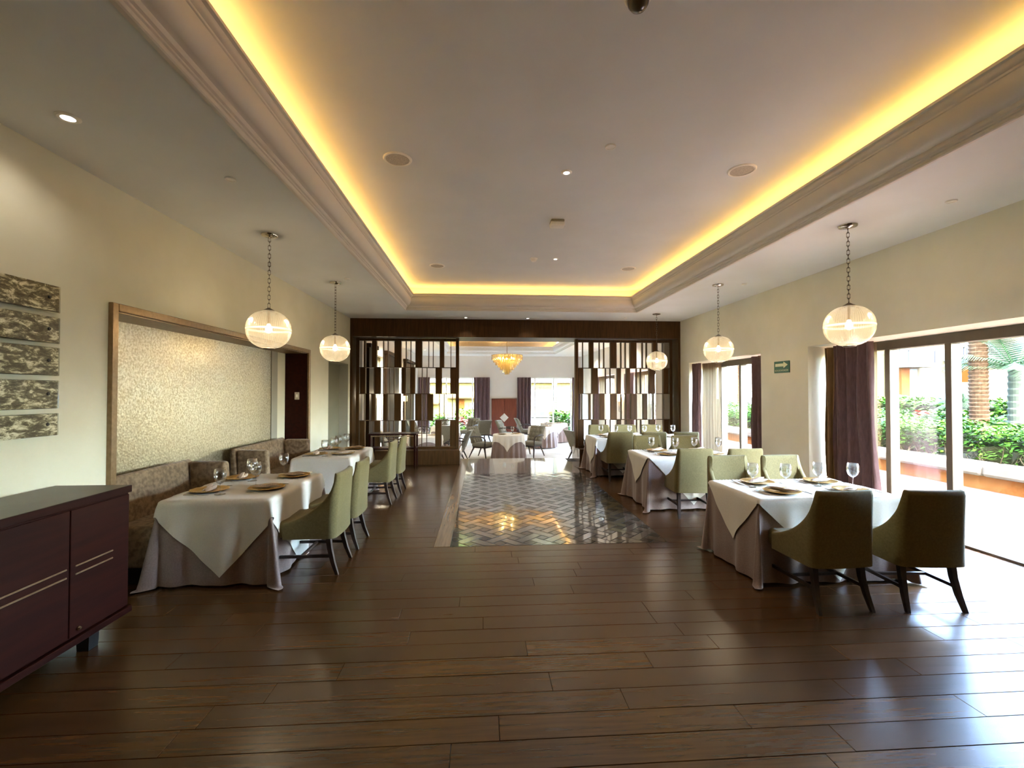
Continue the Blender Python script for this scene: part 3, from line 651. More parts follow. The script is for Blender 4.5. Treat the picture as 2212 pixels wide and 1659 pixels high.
chair(2.52, 9.52, PI, 'olive velvet chair facing the room at the six-seat table, aisle end', GR)
chair(3.10, 9.50, PI, 'olive velvet chair facing the room at the six-seat table, middle', GR)
chair(3.68, 9.50, PI, 'olive velvet chair facing the room at the six-seat table, window end', GR)
chair(-1.515, 4.31, PI / 2, 'olive velvet chair at the first bench table, sideboard end', GL)
chair(-1.51, 4.95, PI / 2, 'olive velvet chair at the first bench table, console end', GL)
chair(-1.54, 6.78, PI / 2, 'olive velvet chair at the second bench table, sideboard end', GL)
chair(-1.51, 7.45, PI / 2, 'olive velvet chair at the second bench table, console end', GL)

# ------------------------------------------------------------------ tables and draped cloths
ZTOP = .705
def rect_drape(p, hx, hy, ztop, zfloor, lift, amp, ph):
    x, y = p; qx, qy = max(-hx, min(hx, x)), max(-hy, min(hy, y)); dx, dy = x - qx, y - qy; d = math.hypot(dx, dy)
    if d < 1e-6: return (x, y, ztop + lift)
    corner = abs(dx) > 1e-6 and abs(dy) > 1e-6; n = (dx / d, dy / d)
    s = qx * 1.0 + qy * 1.0 + ph; f = .02
    if corner:
        a = math.atan2(abs(dy), abs(dx)); f = .02 + .17 * math.sin(2 * a) ** 1.2 + .06 * math.sin(4 * a + ph) * math.sin(2 * a)
        d_eff = min(d, ztop - zfloor)
    rip = amp * min(d, .7) / .7 * (math.sin(s * 17) + .5 * math.sin(s * 31 + 1.3)) if not corner else amp * min(d, .7) / .7 * (math.sin((qx + qy + ph) * 17) + .5 * math.sin((qx + qy + ph) * 31 + 1.3))
    out = lift * 1.6 + f * d + rip * (.5 if corner else 1) + .010 * min(1, d / .03)
    drop = d if d < .04 else d
    z = ztop + lift - drop * math.sqrt(max(.2, 1 - f * f)) + .006 * math.exp(-d / .02)
    z = ztop + lift - max(0, drop - .006)
    if z < zfloor: out += (zfloor - z) * .04; z = zfloor + .002 * (1 + math.sin(s * 40))
    return (qx + n[0] * out, qy + n[1] * out, z)
def graded(h, edge, n_in, n_out):
    a = list(np.linspace(-h, h, n_in)); ex = [edge * k for k in (np.linspace(0, 1, n_out + 1)[1:])]
    return [-h - e for e in reversed(ex)] + a + [h + e for e in ex]
def table(label, x0, x1, y0, y1, ph, clab, slab, cloths=1, seed=0, side=1.62, twist=0.06):
    cx_, cy_ = (x0 + x1) / 2, (y0 + y1) / 2; hx, hy = (x1 - x0) / 2, (y1 - y0) / 2
    t_ = thing('dining_table', label, 'table', (cx_, cy_, 0), 0, 'clothed dining tables')
    MB().rbox((0, 0, ZTOP - .02), (2 * hx - .02, 2 * hy - .02, .03), .006, 1).build('tabletop', DARKW, t_)
    for sg_ in (-1, 1):
        MB().lathe([(0, .0015), (.1, .0015), (.095, .02), (.03, .04), (.028, ZTOP - .05), (.06, ZTOP - .037), (0, ZTOP - .037)], 16, c=((sg_ * hx * .4, 0, 0) if hx > hy else (0, sg_ * hy * .4, 0)), cap=False).build('pedestal', DARKW, t_, ang=40)
    # mauve underskirt, straight with the table
    ux, uy = graded(hx, .69, max(16, int(hx * 60)), 14), graded(hy, .69, max(16, int(hy * 60)), 14)
    P = [rect_drape((x, y), hx, hy, ZTOP, .012, 0, .018, ph) for x in ux for y in uy]
    P = [(x, y, z + (0.0 if z > .05 else .0)) for x, y, z in P]
    s_ = MB().grid(P, len(ux), len(uy)).build('table_skirt', SKIRT, smooth=True, loc=(cx_, cy_, 0)); tag(s_, slab, 'tablecloth', 'mauve table skirts')
    # white overlays laid diagonally
    for k in range(cloths):
        ox = 0 if cloths == 1 else (k - (cloths - 1) / 2) * (2 * hx - .95)
        n_ = 61; h = side / 2; ang = PI / 4 + twist; ca, sa = math.cos(ang), math.sin(ang); P = []
        for i in range(n_):
            for j in range(n_):
                a, c = (i / (n_ - 1) - .5) * 2 * h, (j / (n_ - 1) - .5) * 2 * h
                P.append(rect_drape((ox + a * ca - c * sa, a * sa + c * ca), hx, hy, ZTOP, .016, .007 + .005 * k, .018, ph))
        lb = clab if cloths == 1 else (clab + (', aisle half', ', window half')[k])
        o = MB().grid(P, n_, n_).build('tablecloth', CLOTH, smooth=True, loc=(cx_, cy_, 0)); tag(o, lb, 'tablecloth', 'white diagonal tablecloths')
    return t_
table('clothed table between the first bench and two olive chairs by the sideboard', -2.62, -1.76, 3.92, 5.12, .3, 'white cloth laid diagonally on the first bench table by the sideboard', 'mauve floor-length skirt of the first bench table by the sideboard', twist=.05, side=1.74)
table('clothed table between the second bench and two olive chairs', -2.52, -1.78, 6.27, 7.48, 1.1, 'white cloth laid diagonally on the second bench table', 'mauve floor-length skirt of the second bench table', twist=-.03, side=1.74)
table('clothed four-seat table beside the open glass door under the large globe', 2.29, 3.55, 3.66, 4.46, 2.0, 'white cloth laid diagonally on the glass door table', 'mauve floor-length skirt of the glass door table', twist=.03, side=1.53)
table('clothed four-seat table between the glass door table and the six-seat table', 2.24, 3.5, 6.03, 6.86, 2.9, 'white cloth laid diagonally on the middle window-side table', 'mauve floor-length skirt of the middle window-side table', twist=-.02, side=1.5)
table('clothed six-seat table in front of the slatted screen', 2.15, 3.98, 8.5, 9.3, 3.7, 'white cloth laid diagonally on the six-seat table', 'mauve floor-length skirt of the six-seat table', cloths=2, twist=.02, side=1.5)

# ------------------------------------------------------------------ place settings
ZS = ZTOP + .0125
def glass_proto():
    t_ = thing('wine_glass', '', 'glass')
    MB().lathe([(0.0038, 0.0878), (0.0205, 0.0952), (0.0384, 0.1147), (0.0474, 0.1440), (0.0486, 0.1732), (0.0422, 0.2172), (0.0403, 0.2172), (0.0467, 0.1732), (0.0454, 0.1440), (0.0365, 0.1171), (0.0192, 0.0988), (0.0026, 0.0909)], 24, cap=False).build('bowl', WINEG, t_, smooth=True)
    MB().lathe([(0.0058, 0.0043), (0.0038, 0.0146), (0.0036, 0.0732), (0.0051, 0.0909)], 10).build('stem', WINEG, t_, smooth=True)
    MB().lathe([(0.0000, 0.0000), (0.0422, 0.0000), (0.0435, 0.0015), (0.0154, 0.0043), (0.0000, 0.0049)], 24, cap=False).build('foot', WINEG, t_, smooth=True); return t_
def charger_mesh():
    n_ = 48; q = MB(); v = []; f = []
    prof = [(.0, .006), (.07, .006), (.095, .006), (.105, .010), (.122, .015), (.14, .018), (.153, .0185), (.153, .0165), (.12, .011), (.095, .001), (.0, .001)]
    for i in range(n_):
        a = 2 * PI * i / n_
        for k, (r, z) in enumerate(prof):
            rr = r * (1 + (.022 * math.cos(12 * a) if k in (6, 7) else 0)); zz = z + (.0022 * math.cos(24 * a) if k in (3, 4, 5) else 0); v.append((rr * math.cos(a), rr * math.sin(a), zz))
    K = len(prof)
    for i in range(n_):
        j = (i + 1) % n_
        for k in range(K - 1): f.append((i * K + k, j * K + k, j * K + k + 1, i * K + k + 1))
    return q.add(v, f).mesh('charger_plate', GOLD, True)
def napkin_mesh(s=0):
    """linen folded to a slim boat: a body with upturned points, a raised roll laid over one half and a loose tail"""
    rr = random.Random(s); q = MB()
    def lobe(x0, x1, y0, y1, z0, z1, w0, w1, h0, h1, nu=17, nv=13, crease=.3, ph=0.):
        P = []
        for i in range(nu):
            u = i / (nu - 1); x = x0 + (x1 - x0) * u; y = y0 + (y1 - y0) * u; z = z0 + (z1 - z0) * u ** 1.5; e = math.sin(PI * min(1, .06 + u * .97)) ** .6
            w_, h = (w0 + (w1 - w0) * u) * max(.12, e), (h0 + (h1 - h0) * u) * max(.15, e)
            for k in range(nv):
                a = 2 * PI * k / (nv - 1); c = 1 + crease * math.cos(4 * a + ph + 2.5 * u)
                P.append((x + .006 * math.cos(3 * a), y + w_ * math.cos(a) * c, max(.0004, z + h * (1 + math.sin(a) * c))))
        q.grid(P, nu, nv); o = len(q.v) - nu * nv; q.f += [tuple(o + k for k in range(nv - 1)), tuple(reversed([o + (nu - 1) * nv + k for k in range(nv - 1)]))]
    lobe(-.03, .13, .0, .012, .0, .012, .034, .02, .014, .009, ph=.4); lobe(.03, -.13, .0, .014, .0, .016, .034, .022, .013, .010, ph=1.4)
    lobe(.035, -.115, -.008, -.012, .012, .034, .022, .014, .012, .008, crease=.22, ph=2.2 + rr.random()); lobe(-.01, .10, .012, -.03, .012, .008, .018, .012, .010, .008, crease=.25, ph=rr.random() * 3)
    return q.mesh('napkin', NAPKIN, True)
def fork_mesh():
    q = MB(); q.add([(-.005, -.1, 0), (.005, -.1, 0), (.004, .03, .002), (-.004, .03, .002), (-.005, -.1, .003), (.005, -.1, .003), (.004, .03, .005), (-.004, .03, .005)], [(3, 2, 1, 0), (4, 5, 6, 7), (0, 1, 5, 4), (1, 2, 6, 5), (2, 3, 7, 6), (3, 0, 4, 7)])
    q.add([(-.004, .03, .002), (.004, .03, .002), (.012, .055, .004), (-.012, .055, .004), (-.004, .03, .005), (.004, .03, .005), (.012, .055, .007), (-.012, .055, .007)], [(3, 2, 1, 0), (4, 5, 6, 7), (0, 1, 5, 4), (1, 2, 6, 5), (2, 3, 7, 6), (3, 0, 4, 7)])
    for k in range(4): x = -.0105 + k * .007; q.box(x - .0017, x + .0017, .055, .1, .005, .0075)
    return q.mesh('fork', STEEL)
def knife_mesh():
    q = MB(); q.rbox((0, -.06, .004), (.012, .09, .008), .003, 1); q.add([(-.004, -.015, .002), (.006, -.015, .002), (.009, .08, .002), (.0, .115, .002), (-.005, .09, .002), (-.004, -.015, .0045), (.006, -.015, .0045), (.009, .08, .0045), (.0, .115, .0045), (-.005, .09, .0045)],
        [(4, 3, 2, 1, 0), (5, 6, 7, 8, 9), (0, 1, 6, 5), (1, 2, 7, 6), (2, 3, 8, 7), (3, 4, 9, 8), (4, 0, 5, 9)]); return q.mesh('knife', STEEL)
g0 = None; CH = charger_mesh(); NAPS = [napkin_mesh(k) for k in range(3)]; FK = fork_mesh(); KN = knife_mesh()
def wine_glass(loc, label, group='wine glasses on the laid tables'):
    global g0
    if g0 is None: g0 = glass_proto(); g0.location = loc; g0['label'] = label; g0['group'] = group; KIDS[g0] = list(g0.children); return
    dup(g0, loc, 0, label, group)
def setting(x, y, face, seat, tab, nap_rot=.25, gx=.15, gy=.17, fk=True):
    """face: direction the diner looks (radians, 0 = +y)"""
    c, s = math.cos(face), math.sin(face); W_ = lambda a, b_: (x + a * c - b_ * s, y + a * s + b_ * c)
    p = W_(0, 0); tag(link('charger_plate', CH, None, (*p, ZS), (0, 0, random.random() * 6)), f'gold openwork charger {seat} of the {tab}', 'plate', 'gold chargers on the laid tables')
    tag(link('napkin', random.choice(NAPS), None, (*p, ZS + .0075), (0, 0, face + nap_rot)), f'folded linen napkin {seat} of the {tab}', 'napkin', 'folded napkins on chargers')
    p = W_(-.19, -.01); tag(link('fork', FK, None, (*p, ZS), (0, 0, face + random.uniform(-.12, .12))), f'steel fork beside the charger {seat} of the {tab}', 'fork', 'forks on the laid tables')
    p = W_(.19, -.01); tag(link('knife', KN, None, (*p, ZS), (0, 0, face + random.uniform(-.1, .1))), f'steel knife beside the charger {seat} of the {tab}', 'knife', 'knives on the laid tables')
    p = W_(gx, gy); wine_glass((*p, ZS), f'stemmed wine glass {seat} of the {tab}')
T = 'first bench table'
setting(-2.42, 4.24, -PI / 2, 'at the bench seat, sideboard end,', T, .2); setting(-2.44, 4.83, -PI / 2, 'at the bench seat, console end,', T, .2)
setting(-1.96, 4.31, PI / 2, 'at the chair seat, sideboard end,', T, 1.6); setting(-1.96, 4.92, PI / 2, 'at the chair seat, console end,', T, 1.4)
T = 'second bench table'
setting(-2.32, 6.56, -PI / 2, 'at the bench seat, sideboard end,', T, .2); setting(-2.34, 7.2, -PI / 2, 'at the bench seat, console end,', T, .2)
setting(-1.97, 6.62, PI / 2, 'at the chair seat, sideboard end,', T, 1.6); setting(-1.97, 7.22, PI / 2, 'at the chair seat, console end,', T, 1.4)
T = 'glass door table'
setting(2.63, 3.86, 0, 'facing the screen, aisle end,', T, -.5); setting(3.28, 3.86, 0, 'facing the screen, window end,', T, .5)
setting(2.66, 4.27, PI, 'backing the screen, aisle end,', T, .4); setting(3.30, 4.27, PI, 'backing the screen, window end,', T, .3)
T = 'middle window-side table'
setting(2.62, 6.23, 0, 'facing the screen, aisle end,', T, -.3); setting(3.26, 6.23, 0, 'facing the screen, window end,', T, .4)
setting(2.6, 6.66, PI, 'backing the screen, aisle end,', T, .5); setting(3.24, 6.66, PI, 'backing the screen, window end,', T, .2)
T = 'six-seat table'
for xx, e in ((2.48, 'aisle end,'), (3.06, 'middle,'), (3.64, 'window end,')):
    setting(xx, 8.7, 0, 'facing the screen, ' + e, T, .3); setting(xx + .02, 9.1, PI, 'backing the screen, ' + e, T, .4)

# ------------------------------------------------------------------ globe pendants
def pendant_proto(label):
    t_ = thing('globe_pendant', label, 'pendant lamp', (0, 0, 0))
    # origin at ceiling
    MB().lathe([(.0, -.03), (.016, -.03), (.022, -.024), (.075, -.016), (.08, -.008), (.08, 0), (0, 0)], 28, cap=False).build('canopy', CHROME, t_, ang=40)
    zt, zb = -.775, -1.165; r = .205; zm = (zt + zb) / 2
    def ribbed(z_from, z_to, sgn, name):
        n_ = 128; prof = []
        for k in range(13):
            a = (PI / 2) * k / 12; rr = r * math.cos(a) ** .92; zz = zm + sgn * (.012 + (.183) * math.sin(a)); 
            if rr < .055: rr = .055
            prof.append((rr, zz))
        K = len(prof); v = []; f = []
        for i in range(n_):
            a = 2 * PI * i / n_; m_ = 1 + (.018 if i % 2 else -.016)
            for k, (rr, zz) in enumerate(prof): v.append((rr * m_ * math.cos(a), rr * m_ * math.sin(a), zz))
        for i in range(n_):
            j = (i + 1) % n_
            for k in range(K - 1):
                q = (i * K + k, j * K + k, j * K + k + 1, i * K + k + 1); f.append(q if sgn > 0 else q[::-1])
        MB().add(v, f).build(name, GLOBE, t_, ang=25)
    ribbed(0, 0, 1, 'upper_globe'); ribbed(0, 0, -1, 'lower_globe')
    MB().lathe([(r * .985, zm - .011), (r * 1.02, zm - .007), (r * 1.025, zm), (r * 1.02, zm + .007), (r * .985, zm + .011)], 48, cap=False).build('seam_band', RIMG, t_, ang=40)
    MB().lathe([(.0, zt + .028), (.012, zt + .026), (.03, zt + .014), (.052, zt + .002), (.054, zt - .006), (.0, zt - .007)], 24, cap=False).build('cap', CHAINM, t_, ang=40)
    MB().lathe([(.0, zb + .012), (.046, zb + .010), (.056, zb + .002), (.05, zb - .006), (.0, zb - .009)], 24, cap=False).build('base_cap', CHAINM, t_, ang=40)
    MB().tube([(0, 0, zt - .005), (0, 0, zm + .06)], .012, 10).build('lamp_holder', BRASS, t_)
    MB().lathe([(.0, zm + .062), (.015, zm + .055), (.032, zm + .01), (.03, zm - .015), (.018, zm - .032), (.0, zm - .038)], 18, cap=False).build('bulb', BULB, t_, smooth=True)
    n_ = 17; pitch = (-.03 - (zt + .028)) / n_
    pts = []; h = pitch * .62; rr = .011
    for k in range(6): a = PI * k / 5; pts.append((rr * math.cos(a), 0, h - rr + rr * math.sin(a)))
    for k in range(6): a = PI + PI * k / 5; pts.append((rr * math.cos(a), 0, -h + rr + rr * math.sin(a)))
    lm = MB().tube(pts, .0028, 6, closed=True).mesh('chain_link', CHAINM, True)
    for k in range(n_): link('chain_link', lm, t_, (0, 0, -.03 - pitch * (k + .5)), (0, 0, (k % 2) * PI / 2 + .4))
    return t_
P_LAB = [(-2.167, 4.775, 'globe pendant hanging above the first bench table'), (-2.148, 6.808, 'globe pendant hanging above the second bench table'), (3.51, 4.146, 'large-looking globe pendant hanging above the glass door table'),
         (3.517, 6.584, 'globe pendant hanging above the middle window-side table'), (3.575, 9.146, 'globe pendant hanging before the slatted screen above the six-seat table')]
p0 = pendant_proto(P_LAB[0][2]); p0.location = (P_LAB[0][0], P_LAB[0][1], ZC); p0['group'] = 'ribbed glass globe pendants'; KIDS[p0] = list(p0.children)
for x, y, lab in P_LAB[1:]: dup(p0, (x, y, ZC), .7, lab, 'ribbed glass globe pendants')

# ------------------------------------------------------------------ ceiling fittings
def disc_fit(name, label, cat, x, y, z, r, rim, m_in, group, inset=.004):
    t_ = thing(name, label, cat, (x, y, z), 0, group)
    MB().lathe([(r - rim, 0), (r - rim, -.009), (r - rim * .4, -.011), (r, -.004), (r, 0)], 32, cap=False).build('rim', WHITEP, t_, ang=40)
    MB().lathe([(0, -.006), (r - rim - .0005, -.006), (r - rim - .0005, 0), (0, 0)], 32, cap=False).build('grille' if m_in is GRILLE else 'lens' if m_in is SPOTE else 'cover', m_in, t_, ang=40)
    return t_
for x, y, lab in ((-.747, 4.04, 'large round ceiling speaker beside the bench-side cornice'), (2.395, 4.04, 'large round ceiling speaker beside the window-side cornice'), (-.735, 7.45, 'small-looking round ceiling speaker near the screen, bench side'), (2.42, 7.42, 'small-looking round ceiling speaker near the screen, window side')):
    disc_fit('ceiling_speaker', lab, 'speaker', x, y, ZT, .125, .022, GRILLE, 'round ceiling speakers')
for x, y, z, r, lab in ((.783, 4.185, ZT, .05, 'lit recessed downlight in the middle of the raised ceiling'), (1.124, 6.946, ZT, .045, 'lit recessed downlight beside the smoke detector near the screen'), (-2.412, 2.794, ZC, .06, 'lit recessed downlight above the silvered plaques'),
                        (.983, 9.847, ZC, .045, 'lit recessed downlight in front of the portal header, middle'), (-.36, 9.85, ZC, .045, 'lit recessed downlight in front of the portal header, bench side')):
    disc_fit('downlight', lab, 'downlight', x, y, z, r, r * .42, SPOTE, 'recessed ceiling downlights')
for x, y, z, r, lab in ((1.067, 3.716, ZT, .045, 'flush white ceiling disc beside the lit downlight on the raised ceiling'), (-1.89, 3.531, ZC, .04, 'flush white ceiling disc near the cornice over the bench aisle'), (3.925, 3.553, ZC, .04, 'flush white ceiling disc in front of the large globe canopy'),
                        (3.878, 6.502, ZC, .04, 'flush white ceiling disc beside the middle globe canopy'), (-1.913, 6.573, ZC, .04, 'flush white ceiling disc beside the second bench globe canopy'), (3.1, 9.7, ZC, .04, 'flush white ceiling disc near the header over the six-seat table')):
    disc_fit('flush_ceiling_disc', lab, 'cover', x, y, z, r, .008, WHITEP, 'flush ceiling discs')
t_ = thing('ceiling_sensor', 'white boxy sensor unit on the raised ceiling', 'sensor', (.893, 5.4, ZT))
MB().rbox((0, 0, -.012), (.16, .14, .024), .006, 1).build('base', GREYP, t_); MB().rbox((.0, -.01, -.05), (.17, .12, .055), .014, 2).build('housing', WHITEP, t_, ang=50)
def detector(label, x, y, z):
    t_ = thing('smoke_detector', label, 'smoke detector', (x, y, z), 0, 'ceiling smoke detectors')
    MB().lathe([(0, 0), (.06, 0), (.06, -.012), (.052, -.016), (0, -.016)], 24, cap=False).build('base', WHITEP, t_, ang=40)
    MB().lathe([(.05, -.016), (.046, -.03), (.034, -.048), (.028, -.052), (0, -.054)], 24, cap=False).build('head', WHITEP, t_, ang=40)
detector('domed smoke detector on the raised ceiling near the lit downlight', .786, 6.943, ZT)
t_ = thing('ceiling_camera', 'dark dome camera on the raised ceiling cut by the photo edge', 'camera', (.80, 2.27, ZT))
MB().lathe([(0, 0), (.07, 0), (.072, -.02), (.062, -.03), (0, -.03)], 28, cap=False).build('base', WHITEP, t_, ang=40)
MB().lathe([(.056, -.03), (.052, -.055), (.036, -.078), (.015, -.09), (0, -.092)], 28, cap=False).build('dome', mat('smoked_dome', srgb(60, 52, 44), .1, c2=srgb(80, 70, 60), scale=20), t_, ang=60)

# ------------------------------------------------------------------ exit sign
sg = thing('exit_sign', 'green arrow sign on the wall between the two glass doors', 'sign', (RW, 6.575, 1.97))
MB().rbox((-.006, 0, 0), (.01, .35, .175 * 1.0), .002, 1).build('board', SIGNG, sg)
def yz(pts, x0, x1):
    n = len(pts); v = [(x, -a, b_) for x in (x0, x1) for a, b_ in pts]
    return MB().add(v, [tuple(range(n)), tuple(reversed(range(n, 2 * n)))] + [(i, n + i, n + (i + 1) % n, (i + 1) % n) for i in range(n)])
yz([(-.145, .008), (.045, .008), (.045, -.018), (.14, .03), (.045, .078), (.045, .052), (-.145, .052)], -.0125, -.0112).build('arrow', SIGNW, sg)
cu = bpy.data.curves.new('lettering', 'FONT'); cu.body = 'RUTA DE EVACUACI\u00d3N'; cu.size = .036; cu.align_x = 'CENTER'; cu.align_y = 'CENTER'; cu.extrude = .0004; cu.materials.append(SIGNW)
to = bpy.data.objects.new('lettering', cu); COL.objects.link(to); to.parent = sg; to.location = (-.012, 0, -.052); to.scale = (.78, 1, 1)
dg_ = bpy.context.evaluated_depsgraph_get(); tm = bpy.data.meshes.new_from_object(to.evaluated_get(dg_)); tm.materials.clear(); tm.materials.append(SIGNW); bpy.data.objects.remove(to)
to = link('lettering', tm, sg, (-.0125, 0, -.052), (0, 0, 0), (.78, 1, 1))
to.rotation_euler = Matrix(((0, 0, -1), (-1, 0, 0), (0, 1, 0))).to_euler()

# ------------------------------------------------------------------ console table before the screen
t_ = thing('console_table', 'dark open console table in front of the slatted screen', 'console table', (-1.87, 9.83, 0))
MB().rbox((0, 0, .71), (1.0, .4, .03), .005, 1).build('top', WENGE, t_); MB().rbox((0, 0, .41), (.96, .36, .022), .004, 1).build('shelf', WENGE, t_)
MB().rbox((0, -.18, .672), (.92, .018, .025), .003, 1).build('rail', BRASS, t_)
for sx in (-1, 1):
    for sy in (-1, 1): MB().frustum((sx * .46, sy * .17, .0015), .016, (sx * .46, sy * .17, .694), .02).build('leg', WENGE, t_)

# ------------------------------------------------------------------ far room furniture
def armchair_proto(label):
    t_ = thing('tufted_armchair', label, 'armchair')
    q = MB().rbox((0, .02, .40), (.52, .5, .12), .04, 3); q.build('seat_cushion', GREYV, t_, ang=60)
    nu, nv = 41, 37; P = []
    for i in range(nu):
        u = i / (nu - 1) * 2 - 1
        for j in range(nv):
            v = j / (nv - 1); ch = abs(math.sin(PI * 4 * (u + 1) / 2)) ** .6; hb = abs(math.sin(PI * 3.5 * v)) ** .5; e = min(1, (1 - abs(u)) * 9) * min(1, v * 9 + .15) * min(1, (1 - v) * 9 + .15)
            P.append((u * (.25 - .012 * (1 - v)), -.2 - .15 * v - .05 * v * v + .03 + e * (.008 + .042 * ch * (.3 + .7 * hb)), .43 + .47 * v))
    q = MB().grid(P, nu, nv, flip=True); P2 = []
    for i in range(nu):
        u = i / (nu - 1) * 2 - 1
        for j in range(nv): v = j / (nv - 1); P2.append((u * (.25 - .012 * (1 - v)), -.2 - .15 * v - .05 * v * v - .055 * min(1, (1 - abs(u)) * 14 + .3), .43 + .47 * v))
    q.grid(P2, nu, nv); o = nu * nv
    for i in range(nu - 1): q.f += [((i + 1) * nv, i * nv, o + i * nv, o + (i + 1) * nv)[::-1], (i * nv + nv - 1, (i + 1) * nv + nv - 1, o + (i + 1) * nv + nv - 1, o + i * nv + nv - 1)[::-1]]
    for j in range(nv - 1): q.f += [(j, j + 1, o + j + 1, o + j)[::-1], ((nu - 1) * nv + j + 1, (nu - 1) * nv + j, o + (nu - 1) * nv + j, o + (nu - 1) * nv + j + 1)[::-1]]
    q.build('backrest', GREYV, t_, ang=60)
    MB().box(-.25, .25, -.2, .24, .31, .345).build('frame', DARKW, t_)
    for s_ in (-1, 1):
        MB().tube([(s_ * .27, -.27, .62), (s_ * .29, -.1, .65), (s_ * .29, .1, .645), (s_ * .285, .22, .61), (s_ * .275, .25, .55), (s_ * .265, .22, .33)], [.014, .018, .02, .02, .018, .016], 8).build('arm', DARKW, t_, ang=60)
        MB().frustum((s_ * .27, .27, .0015), .011, (s_ * .235, .2, .312), .02).build('leg', DARKW, t_)
        MB().frustum((s_ * .26, -.33, .0015), .011, (s_ * .22, -.18, .312), .02).build('leg', DARKW, t_)
    return t_
AL = [(.02, 13.5, -122, 'tufted grey armchair beside the first round table, bench side'), (1.47, 13.72, 140, 'tufted grey armchair beside the first round table, window side'), (.95, 16.6, -112, 'tufted pale armchair behind the first round table, before the mahogany panel'),
      (1.72, 18.0, -85, 'tufted armchair seen edge-on beside the plum curtain and deeper round table'), (-.52, 17.9, 150, 'pale tufted armchair facing the room beside the yellow house window'), (-.05, 17.2, 25, 'tufted armchair seen from behind before the plum curtain'),
      (-.72, 12.5, 84, 'armchair seen edge-on just behind the console-side screen post'), (2.72, 12.35, -72, 'armchair seen from behind just past the six-seat side screen post'), (-2.25, 16.9, -105, 'tufted armchair glimpsed through the slats, deep by the wood panels'),
      (-1.6, 17.3, 172, 'pale tufted armchair glimpsed through the slats, facing the room'), (-1.15, 14.6, 10, 'armchair seen from behind through the slats near the screen post'), (-2.35, 12.4, -85, 'armchair glimpsed behind the console table through the slats')]
a0 = None
for x, y, dg, lab in AL:
    if a0 is None: a0 = armchair_proto(lab); a0.location = (x, y, ZF); a0.rotation_euler.z = R(dg); a0['group'] = 'tufted armchairs of the far room'; KIDS[a0] = list(a0.children)
    else: dup(a0, (x, y, ZF), R(dg), lab, 'tufted armchairs of the far room')
def round_drape(p, r, ztop, zfloor, lift, amp, k, ph):
    x, y = p; q = math.hypot(x, y); d = q - r
    if d <= 0: return (x, y, ztop + lift)
    a = math.atan2(y, x); out = r + .012 + lift * 1.5 + .06 * d + amp * min(d, .7) / .7 * math.cos(k * a + ph)
    return (out * math.cos(a), out * math.sin(a), max(zfloor, ztop + lift - d))
def round_table(x, y, r, lab, where, seed, tw):
    zt = .72; t_ = thing('round_table', lab, 'table', (x, y, ZF), 0, 'round tables of the far room')
    MB().lathe([(0, zt - .035), (r - .01, zt - .035), (r, zt - .02), (r - .01, zt - .004), (0, zt - .004)], 40, cap=False).build('tabletop', DARKW, t_, ang=40)
    MB().lathe([(0, .0015), (.22, .0015), (.2, .03), (.05, .06), (.04, .6), (.07, zt - .036), (0, zt - .036)], 20, cap=False).build('pedestal', DARKW, t_, ang=40)
    na, P = 145, []; rad = [0, r * .5, r * .95] + [r + .69 * k / 9 for k in range(0, 10)]
    for i in range(na):
        a = 2 * PI * i / (na - 1)
        for q in rad: P.append(round_drape((q * math.cos(a), q * math.sin(a)), r, zt, .012, 0, .035, 18, seed))
    tag(MB().grid(P, na, len(rad)).build('table_skirt', SKIRT, smooth=True, loc=(x, y, ZF)), 'mauve pleated skirt of ' + where, 'tablecloth', 'mauve skirts of the round tables')
    n_ = 71; h = .62 + .1 * (r - .4); P = []; ca, sa = math.cos(tw), math.sin(tw)
    for i in range(n_):
        for j in range(n_):
            a, c = (i / (n_ - 1) - .5) * 2 * h, (j / (n_ - 1) - .5) * 2 * h; P.append(round_drape((a * ca - c * sa, a * sa + c * ca), r, zt, .012, .007, .035, 18, seed))
    tag(MB().grid(P, n_, n_).build('tablecloth', CLOTH, smooth=True, loc=(x, y, ZF)), 'white pointed cloth on ' + where, 'tablecloth', 'white cloths of the round tables')
for i, (x, y, r, where, tw) in enumerate([(.76, 13.15, .43, 'the first round table framed by the portal', PI / 4 - .15), (2.1, 15.9, .47, 'the second round table in the portal, beyond an armchair', PI / 4), (2.78, 17.6, .5, 'the third round table by the far glass', PI / 4 + .2),
                                          (-1.62, 12.85, .5, 'the round table close behind the console-side screen', .3), (-1.3, 16.2, .48, 'the round table seen past the screen post, by the yellow house window', PI / 4)]):
    round_table(x, y, r, where.replace('the ', 'white clothed ', 1), where.split(',')[0], i * 1.3, tw)
    zz = ZF + .72 + .008; sh = ('first round table in the portal', 'second round table beyond an armchair', 'third round table by the far glass', 'round table behind the console-side screen', 'round table by the yellow house window')[i]
    for k, (dx, dy, rz) in enumerate(((-.2, -.12, .3), (.22, .1, 1.2))):
        e = ('aisle side', 'window side')[k]
        tag(link('charger_plate', CH, None, (x + dx, y + dy, zz), (0, 0, rz), (.85, .85, .85)), f'gold charger at the {e} of the {sh}', 'plate', 'gold chargers of the far room')
        tag(link('napkin', NAPS[k], None, (x + dx, y + dy, zz + .0065), (0, 0, rz)), f'folded napkin at the {e} of the {sh}', 'napkin', 'napkins of the far room')
    wine_glass((x - .12, y + .08, zz), f'stemmed glass, first of two on the {sh}', 'glasses of the far room'); wine_glass((x + .1, y - .1, zz), f'stemmed glass, second of two on the {sh}', 'glasses of the far room')
